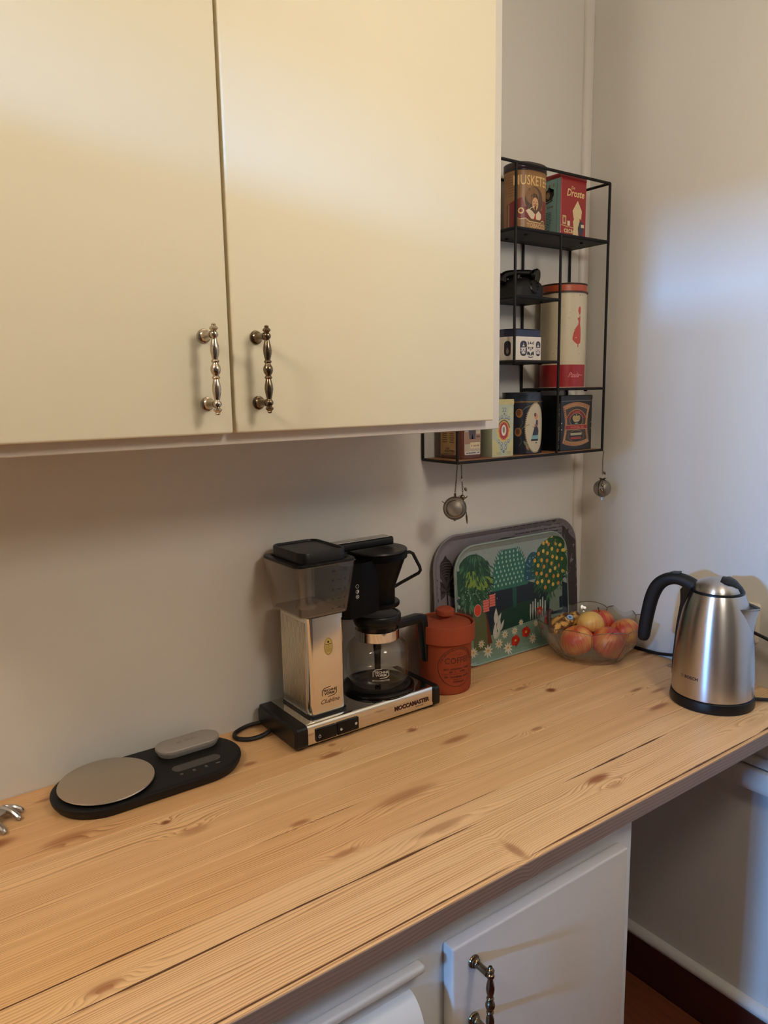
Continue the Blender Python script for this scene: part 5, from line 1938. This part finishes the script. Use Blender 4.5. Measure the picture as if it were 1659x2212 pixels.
lathe(bm := B(), [(0, 0)] + BP, 96)
obj('body', bm, M['steel'], kt)
lathe(bm := B(), [(.0484, .2000), (.0492, .2015), (.0488, .2040), (.0470, .2055), (.0450, .2050)], 64)
obj('lid_ring', bm, M['black'], kt)
lathe(bm := B(), [(.0455, .2042), (.0448, .2075), (.0420, .2130), (.0360, .2190), (.0270, .2235), (.0150, .2262), (0, .2270)], 64)
obj('lid', bm, M['steel'], kt)
SPD = Vector((.30, -.954, 0)).normalized()                  # spout direction
SPS = Vector((-SPD.y, SPD.x, 0))
# thumb grip on the lid above the spout
bm = B()
rings = []
for k in range(9):
    q_ = k / 8
    d_ = .0080 + .0400 * q_
    zc_ = .2296 - .0225 * q_ ** 2.0 + .0030 * math.sin(PI * q_)
    hw_ = .0250 * (1 - .50 * q_ ** 3) * (.80 + .20 * math.sin(PI * min(1, q_ * 1.5)))
    ring = []
    for j in range(13):
        s_ = -1 + 2 * j / 12
        ridge = .0006 * math.cos(q_ * PI * 9)
        ring.append(SPD * d_ + SPS * (hw_ * s_) + Vector((0, 0, zc_ - .0065 * s_ * s_ + ridge + .0012)))
    ring += [SPD * d_ + SPS * hw_ + Vector((0, 0, zc_ - .014)), SPD * d_ - SPS * hw_ + Vector((0, 0, zc_ - .014))]
    rings.append(ring)
loft(bm, rings)
obj('lid_grip', bm, M['black'], kt, angle=50)
# spout: a V-shaped beak growing out of the upper body
bm = B()
secs = []
for k in range(10):
    q_ = k / 9
    zt_ = .1790
    z_ = .1080 + (zt_ - .1080) * q_
    rb = body_r(z_)
    tip = rb - .004 + (.0755 - rb + .004) * q_
    hw_ = .003 + .0310 * q_
    ins = math.sqrt(max(0, (rb - .0012) ** 2 - hw_ ** 2))
    tipw = .0022 + .0025 * q_
    secs.append([SPD * ins + SPS * hw_ + Vector((0, 0, z_)), SPD * (ins * .45 + tip * .55) + SPS * (hw_ * .55 + tipw * .5) + Vector((0, 0, z_)), SPD * tip + SPS * tipw + Vector((0, 0, z_)),
                 SPD * (tip + .0015) + Vector((0, 0, z_)),
                 SPD * tip - SPS * tipw + Vector((0, 0, z_)), SPD * (ins * .45 + tip * .55) - SPS * (hw_ * .55 + tipw * .5) + Vector((0, 0, z_)), SPD * ins - SPS * hw_ + Vector((0, 0, z_))])
loft(bm, secs, False, False, closed=False)
obj('spout', bm, M['steel'], kt, angle=40)
bm = B()
lastp = secs[-1]
cv = [bm.verts.new(p_ - Vector((0, 0, .004))) for p_ in lastp] 
bm.faces.new(cv)
obj('spout_inside', bm, M['black'], kt, smooth=False)
# handle: black loop from the top down the back
HD = -SPD
bm = B()
path = [(.040, .2020, .0130, .0170), (.055, .2110, .0120, .0165), (.075, .2160, .0115, .0155), (.095, .2120, .0125, .0150), (.1120, .1980, .0135, .0145), (.1230, .1740, .0135, .0140), (.1300, .1420, .0130, .0138), (.1350, .1080, .0125, .0132), (.1370, .0860, .0115, .0125), (.1372, .0780, .0080, .0090)]
path = [tuple(p_) for p_ in zip(*[[q_[0] for q_ in spline([(v_, 0, 0) for v_ in col], 5)] for col in zip(*path)])]
rings = []
for k, (d_, z_, th, wd_) in enumerate(path):
    a = path[max(0, k - 1)]
    b = path[min(len(path) - 1, k + 1)]
    tx, tz = b[0] - a[0], b[1] - a[1]
    L_ = math.hypot(tx, tz)
    nx, nz_ = -tz / L_, tx / L_
    rings.append([HD * (d_ + nx * v_) + SPS * u_ + Vector((0, 0, z_ + nz_ * v_)) for u_, v_ in ellipse(wd_, th, 24, p=2.6)])
loft(bm, rings)
obj('handle', bm, M['black_matt'], kt, angle=60)
bm = B()
rings = []
for z_, d0, d1, hw_ in ((.2060, .030, .060, .019), (.1980, .036, .066, .017), (.1860, .048, .066, .013), (.1700, .0570, .0665, .009), (.1200, .0660, .0730, .0065), (.0500, .0735, .0775, .0055), (.0200, .0745, .0775, .005)):
    rings.append([HD * d_ + SPS * u_ + Vector((0, 0, z_)) for d_, u_ in ((d0 - .006, -hw_), (d1, -hw_ * .8), (d1 + .001, 0), (d1, hw_ * .8), (d0 - .006, hw_))])
loft(bm, rings)
obj('water_gauge', bm, M['black'], kt, angle=50)
bm = B()
loft(bm, [[HD * d_ + SPS * u_ + Vector((0, 0, z_ + dz)) for u_, dz in ((-.008, 0), (.008, 0), (.007, .003), (-.007, .003))] for d_, z_ in ((.070, .2275), (.084, .2265), (.0915, .2235))])
obj('switch', bm, M['black'], kt, smooth=False)
P_ = Print()
P_.text('BOSCH', .0050, .0420, .0080, (40, 36, 36), bold=.04, sx=1.08)
P_.ring(-.0150, .0420, .0034, .0006, (64, 58, 56))
P_.rect(-.0159, -.0154, .0402, .0438, (64, 58, 56))
P_.rect(-.0146, -.0141, .0402, .0438, (64, 58, 56))
P_.done('printed_name', on_cyl(0, 0, lambda b_: body_r(b_) + .0001, VK - .60), M['print'], kt, du=.004)

# ------------------------------------------------------------------ socket, plug and cords by the right wall
so = thing('wall_socket', 'cream square wall socket on the right wall behind the kettle', 'socket', (-.0005, -.4360, H + .132))
bm = B()
rings = [[(x_, y_, z_) for y_, z_ in rrect(.080 - 2 * i_, .084 - 2 * i_, .006, 4)] for x_, i_ in ((0, 0), (-.009, .0), (-.012, .003))]
loft(bm, rings)
obj('plate', bm, M['plug_white'], so)
lathe(bm := B(), [(.0200, .0125), (.0215, .0125), (.0215, .0118), (.0200, .0118)], 32, (0, .004, 0), (-1, 0, 0))
obj('socket_ring', bm, M['plug_white'], so)
pg = thing('plug', 'black plug in the wall socket, its cord running off to the right', 'plug', (-.0132, -.4420, H + .126))
lathe(bm := B(), [(0, 0), (.017, 0), (.018, .004), (.016, .016), (.010, .020), (0, .021)], 24, (0, 0, 0), (-1, -.1, 0))
obj('plug_body', bm, M['rubber'], pg)
bm = B()
tube(bm, [(-.014, -.006, 0), (-.017, -.020, -.001), (-.018, -.034, -.003)], [.0075, .0070, .0055], 14)
obj('strain_relief', bm, M['rubber'], pg)
bm = B()
tube(bm, spline([(-.018, -.030, -.003), (-.019, -.070, -.012), (-.020, -.130, -.030), (-.022, -.175, -.060), (-.022, -.188, -.150), (-.022, -.170, -.320), (-.020, -.150, -.420)], 8), .0035, 10)
obj('cord', bm, M['rubber'], pg)
bm = B()
tube(bm, spline([(-.0052, -.430, H + .0052), (-.0052, -.395, H + .026), (-.0052, -.350, H + .030), (-.0052, -.310, H + .0180), (-.0060, -.250, H + .0060), (-.0060, -.190, H + .0042), (-.0070, -.100, H + .0042)], 8), .0035, 10)
o = obj('cord', bm, M['rubber'])
tag(o, 'black cord lying along the right wall behind kettle and fruit bowl', 'cord')
gl = lathe(B(), [(0, 0), (.0085, 0), (.0095, .001), (.0095, .0028), (.0080, .0036), (0, .0036)], 28)
o = obj('clear_disc', gl, M['glass'], None, (-.0420, -.3080, H + .0002))
tag(o, 'tiny clear plastic disc on the worktop, half hidden behind the kettle', 'disc')

# ------------------------------------------------------------------ kitchen scale
ks = thing('kitchen_scale', 'flat oval black kitchen scale with a round steel plate, left on the worktop', 'scale', (-1.1360, -.0835, H))


def stadium(L_, r_, n=24, cx=0.0, cy=0.0):
    pts = []
    for s_ in (1, -1):
        for k in range(n + 1):
            a = -PI / 2 + PI * k / n
            pts.append((cx + s_ * (L_ + r_ * math.cos(a)), cy + s_ * r_ * math.sin(a)))
    return pts


bm = B()
loft(bm, [[(x_, y_, z_) for x_, y_ in stadium(.0765, r_)] for r_, z_ in ((.066, 0), (.0690, .0010), (.0735, .0080), (.0750, .0130), (.0745, .0160), (.0715, .0178), (.0680, .0182))])
obj('base', bm, M['black_matt'], ks)
lathe(bm := B(), [(0, .0184), (.045, .0184), (.050, .0205), (.0715, .0225), (.0722, .0235), (.0715, .0250), (.0690, .0256), (0, .0256)], 72, (-.0690, -.0015, 0))
obj('weighing_plate', bm, M['steel_plate'], ks)
bm = B()
loft(bm, [[(x_, y_, z_) for x_, y_ in stadium(.0290, r_, cx=.0765, cy=.0340)] for r_, z_ in ((.0210, .0183), (.0225, .0200), (.0240, .0250), (.0232, .0258))])
lw_ = obj('small_plate', bm, thin_glass('frosted_plastic', (.8, .78, .75), gloss=.4, base=.05, rough=.3, milk=.4), ks)
bm = B()
loft(bm, [[(x_, y_, z_) for x_, y_ in stadium(.0300, r_, cx=.0765, cy=.0340)] for r_, z_ in ((.0232, .0259), (.0248, .0266), (.0250, .0305), (.0238, .0322), (.0210, .0326))])
obj('small_plate_top', bm, M['scale_grey'], ks)
P_ = Print()
P_.ring(.0620, .0350, .0042, .0008, (116, 108, 100), .0034)
P_.disc(.0620, .0350, .0022, (124, 116, 108), .0018)
P_.text('DUO', .0830, .0352, .0085, (112, 104, 96), bold=.01)
P_.done('printed_name', on_plane((0, 0, .0326), (1, 0, 0), (0, 1, 0)), M['print'], ks)
bm = B()
loft(bm, [[(x_, y_, z_) for x_, y_ in stadium(.0300, r_, cx=.0680, cy=-.0250)] for r_, z_ in ((.0110, .0182), (.0108, .0186))])
obj('display', bm, M['display'], ks)
P_ = Print()
WH = (176, 170, 162)
P_.ring(.0350, -.0455, .0022, .0006, WH)
for x_ in (.0560, .0765):
    P_.rect(x_ - .0026, x_ + .0026, -.0478, -.0472, WH)
    P_.ring(x_, -.0450, .0022, .0006, WH, a0=0, a1=PI)
    P_.disc(x_, -.0445, .0007, WH, n=8)
P_.rect(.0930, .1005, -.0462, -.0448, WH)
P_.done('printed_symbol', on_plane((0, 0, .0182), (1, 0, 0), (0, 1, 0)), M['print'], ks)

# ------------------------------------------------------------------ steel server at the left edge
ps = thing('pasta_server', 'steel pasta server with bent teeth, cut off by the left edge of the frame', 'utensil', (-1.3620, -.0600, H))
bm = B()
up = [(-.075, .018, .016), (-.045, .022, .013), (-.010, .020, .012), (.016, .012, .0125), (.023, .007, .013)]
lo_ = [(-.075, -.016, .016), (-.045, -.024, .013), (-.020, -.026, .012), (.000, -.022, .0125), (.015, -.010, .013)]
for dz in (0,):
    V1 = [bm.verts.new(p_) for p_ in up]
    V2 = [bm.verts.new(p_) for p_ in lo_]
    V3 = [bm.verts.new((p_[0], p_[1], p_[2] + .0016)) for p_ in up]
    V4 = [bm.verts.new((p_[0], p_[1], p_[2] + .0016)) for p_ in lo_]
    for k in range(4):
        bm.faces.new((V1[k], V1[k + 1], V2[k + 1], V2[k]))
        bm.faces.new((V3[k], V4[k], V4[k + 1], V3[k + 1]))
        bm.faces.new((V1[k], V3[k], V3[k + 1], V1[k + 1]))
        bm.faces.new((V2[k], V2[k + 1], V4[k + 1], V4[k]))
    bm.faces.new((V1[4], V3[4], V4[4], V2[4]))
    bm.faces.new((V1[0], V2[0], V4[0], V3[0]))
obj('head', bm, M['steel'], ps, smooth=False)
for x_, y_, dx_, dy_ in ((.0185, .000, .014, -.022), (-.004, -.022, .012, -.026), (-.026, -.025, .006, -.026), (-.050, -.023, .002, -.024), (.020, .006, .02, -.006)):
    bm = B()
    tube(bm, spline([(x_ - dx_ * .3, y_ - dy_ * .3, .0132), (x_ + dx_ * .3, y_ + dy_ * .3, .0120), (x_ + dx_ * .75, y_ + dy_ * .75, .0070), (x_ + dx_, y_ + dy_, .0026)], 5), [.0046] * 12 + [.0042, .0038, .0034, .0024], 10)
    obj('tooth', bm, M['steel'], ps)
bm = B()
tube(bm, spline([(-.072, .001, .0165), (-.12, .004, .016), (-.20, .010, .010), (-.29, .016, .0052)], 6), .0045, 12)
obj('handle', bm, M['steel'], ps)


# ------------------------------------------------------------------ tea infusers hanging from the shelf
def chain(parent, pts, r_=.0018, wire=.00042, name='chain'):
    """Small links, turned a quarter each."""
    sp = [Vector(p_) for p_ in pts]
    L_ = sum((b - a).length for a, b in zip(sp[:-1], sp[1:]))
    step = r_ * 1.55
    n = int(L_ / step)
    bm = B()
    for k in range(n):
        d = (k + .5) * step
        acc = 0
        for a, b in zip(sp[:-1], sp[1:]):
            l_ = (b - a).length
            if d <= acc + l_:
                c_ = a.lerp(b, (d - acc) / l_)
                tg = (b - a).normalized()
                break
            acc += l_
        s_ = tg.cross(Vector((.3, 1, 0))).normalized() if k % 2 else tg.cross(Vector((1, -.3, 0))).normalized()
        tube(bm, [c_ + tg * (r_ * 1.15 * math.cos(q_)) + s_ * (r_ * .75 * math.sin(q_)) for q_ in [2 * PI * j / 8 for j in range(8)]], wire, 5, closed=True)
    return obj(name, bm, M['pewter_dark'], parent)


ti = thing('tea_infuser', 'round wire mesh tea ball on a chain at the left corner of the shelf', 'tea infuser', (-.5050, -.1140, H + .4690))
chain(ti, [(.0030, .0010, .004), (-.0010, -.0022, 0), (-.0035, -.002, -.030), (-.0050, 0, -.0570)])
obj('hook', tube(B(), [(-.0050, 0, -.056), (-.0050, 0, -.064)], .0022, 8), M['pewter_dark'], ti)
C0 = Vector((-.0055, .0, -.0860))
VB = Vector((-.98, -1.11, .15)).normalized()
lathe(bm := B(), [(.0217 * math.sin(PI / 2 * k / 10), .0150 * math.cos(PI / 2 * k / 10)) if k else (0, .0150) for k in range(11)], 36, C0, VB)
lathe(bm, [(.0217 * math.sin(PI / 2 * k / 10), -.0150 * math.cos(PI / 2 * k / 10)) if k else (0, -.0150) for k in range(11)], 36, C0, VB)
obj('mesh_ball', bm, M['mesh'], ti)
lathe(bm := B(), [(.0205, .0022), (.0230, .0022), (.0236, 0), (.0230, -.0022), (.0205, -.0022), (.0200, 0), (.0205, .0022)], 48, C0, VB)
obj('rim', bm, M['pewter'], ti)
lathe(bm := B(), [(.0160, .0105), (.0172, .0098), (.0168, .0090), (.0156, .0098)], 36, C0, VB)
obj('mesh_ring', bm, M['pewter_dark'], ti)
SD_ = VB.cross(Vector((0, 0, 1))).normalized()
bm = B()
tube(bm, [C0 - SD_ * .0 + Vector((0, 0, -.0215)), C0 + Vector((0, 0, -.0255))], .0026, 8)
obj('hinge', bm, M['pewter'], ti)
bm = B()
lft = Vector((-.748, .664, 0))
tube(bm, [C0 + lft * .0195 + Vector((0, 0, .010)), C0 + lft * .0235 + Vector((0, 0, .0125)), C0 + lft * .0255 + Vector((0, 0, .0145))], .0009, 6)
obj('clasp', bm, M['pewter'], ti)

tch = thing('charm_chain', 'short chain with teapot and spoon charms, hanging beside the mesh tea ball', 'charm chain', (-.4960, -.1165, H + .4690))
chain(tch, [(-.002, .0015, .003), (0, -.001, -.001), (.0015, 0, -.022)])
bm = B()
tube(bm, [(.0015, 0, -.0215), (.002, 0, -.0275)], [.0012, .0018], 8)
obj('clasp', bm, M['pewter_dark'], tch)
rg = [Vector((.0020 + .0030 * math.cos(q_) * .75, -.0030 * math.cos(q_) * .66, -.0310 + .0030 * math.sin(q_))) for q_ in [2 * PI * j / 16 for j in range(16)]]
obj('ring', tube(B(), rg, .0005, 6, closed=True), M['pewter'], tch)
chain(tch, [(.002, 0, -.0335), (.0035, 0, -.0430), (.0040, 0, -.0580)], .0022)
lathe(bm := B(), [(0, -.0085), (.0028, -.0050), (.0030, -.0020), (.0012, .0008), (0, .0010)], 14, (.0075, -.003, -.0470), (-.45, .2, .9), fr=lambda a, h: .45 + .55 * abs(math.cos(a)))
obj('leaf_charm', bm, M['pewter_dark'], tch)
bm = B()
lathe(bm, [(0, -.0058), (.0030, -.0054), (.0052, -.0020), (.0055, .0008), (.0042, .0040), (.0020, .0054), (.0018, .0064), (.0008, .0076), (0, .0078)], 20, (.0030, -.0005, -.0660))
tube(bm, [(.0070, -.0040, -.0672), (.0092, -.0058, -.0655), (.0105, -.0068, -.0628)], [.0014, .0010, .0008], 8)
tube(bm, [Vector((-.0010, .0028, -.0660)) + Vector((-.7, .6, 0)) * (.0030 * math.cos(q_)) + Vector((0, 0, .0034 * math.sin(q_))) for q_ in [2 * PI * j / 14 for j in range(14)]], .0006, 6, closed=True)
obj('teapot_charm', bm, M['pewter_dark'], tch)
chain(tch, [(.0050, -.0015, -.0720), (.0085, -.003, -.0800), (.0100, -.004, -.0920)], .0024)
bm = B()
tube(bm, [(.0050, -.0010, -.0720), (.0060, -.0015, -.0850), (.0070, -.002, -.0960)], [.0014, .0020, .0012], 8)
obj('bar_charm', bm, M['pewter_dark'], tch)
lathe(bm := B(), [(0, -.0290), (.0008, -.0280), (.0018, -.0200), (.0022, -.0140), (.0012, -.0090), (.0008, 0), (0, .0005)], 12, (.0095, -.004, -.0910), (-.08, .03, 1))
obj('spoon_charm', bm, M['pewter_dark'], tch)

tb = thing('tea_infuser', 'small round mesh tea ball with charms at the right corner of the shelf', 'tea infuser', (-.0545, -.1150, H + .4690))
chain(tb, [(-.002, .0015, .003), (0, -.0010, -.001), (-.0010, 0, -.022), (.0002, 0, -.056)], .0020)
C0 = Vector((.0005, 0, -.0865))
lathe(bm := B(), [(0, -.0205)] + [(.0205 * math.sin(PI * k / 20), -.0205 * math.cos(PI * k / 20)) for k in range(1, 20)] + [(0, .0205)], 36, C0)
obj('mesh_ball', bm, M['mesh'], tb)
VB = Vector((-1.42, -1.10, .05)).normalized()
lathe(bm := B(), [(.0200, .0010), (.0212, .0006), (.0212, -.0006), (.0200, -.0010)], 40, C0, Vector((.664, -.748, 0)) * .8 + VB * .45)
obj('rim', bm, M['pewter_dark'], tb)
bm = B()
lathe(bm, [(0, 0), (.0080, .0004), (.0060, .0020), (.0020, .0030), (0, .0032)], 16, C0 + Vector((0, 0, .0195)), fr=lambda a, h: .6 + .4 * abs(math.cos(2 * a)))
for k in range(5):
    a = 2 * PI * k / 5
    tube(bm, [C0 + Vector((.002 * math.cos(a), .002 * math.sin(a), .0215)), C0 + Vector((.0085 * math.cos(a), .0085 * math.sin(a), .0240))], [.0016, .0006], 6)
obj('leaf_cap', bm, M['pewter_dark'], tb)
lathe(bm := B(), [(0, -.0085), (.0028, -.0050), (.0030, -.0020), (.0012, .0008), (0, .0010)], 14, (.0022, -.0018, -.0480), (-.5, .2, .85), fr=lambda a, h: .45 + .55 * abs(math.cos(a)))
obj('leaf_charm', bm, M['pewter_dark'], tb)
fr_ = C0 + VB * .0215
bm = B()
for dz, rr in ((.0095, .0034), (-.0005, .0028), (-.0045, .0030)):
    lathe(bm, [(0, -rr), (rr * .8, -rr * .6), (rr, 0), (rr * .8, rr * .6), (0, rr)], 14, fr_ + Vector((-.004 if dz < 0 and rr < .003 else 0, 0, dz)))
tube(bm, [fr_ + Vector((0, 0, .020)), fr_ + Vector((.0005, -.0005, .010)), fr_ + Vector((.003, -.003, -.006)), fr_ + Vector((.0035, -.0035, -.0190))], [.0008, .0012, .0014, .0006], 8)
obj('bead_charm', bm, M['pewter_dark'], tb)
bm = B()
tube(bm, [C0 + Vector((0, 0, -.0200)), C0 + Vector((0, 0, -.0270))], [.0018, .0026], 10)
obj('hinge', bm, M['chrome'], tb)
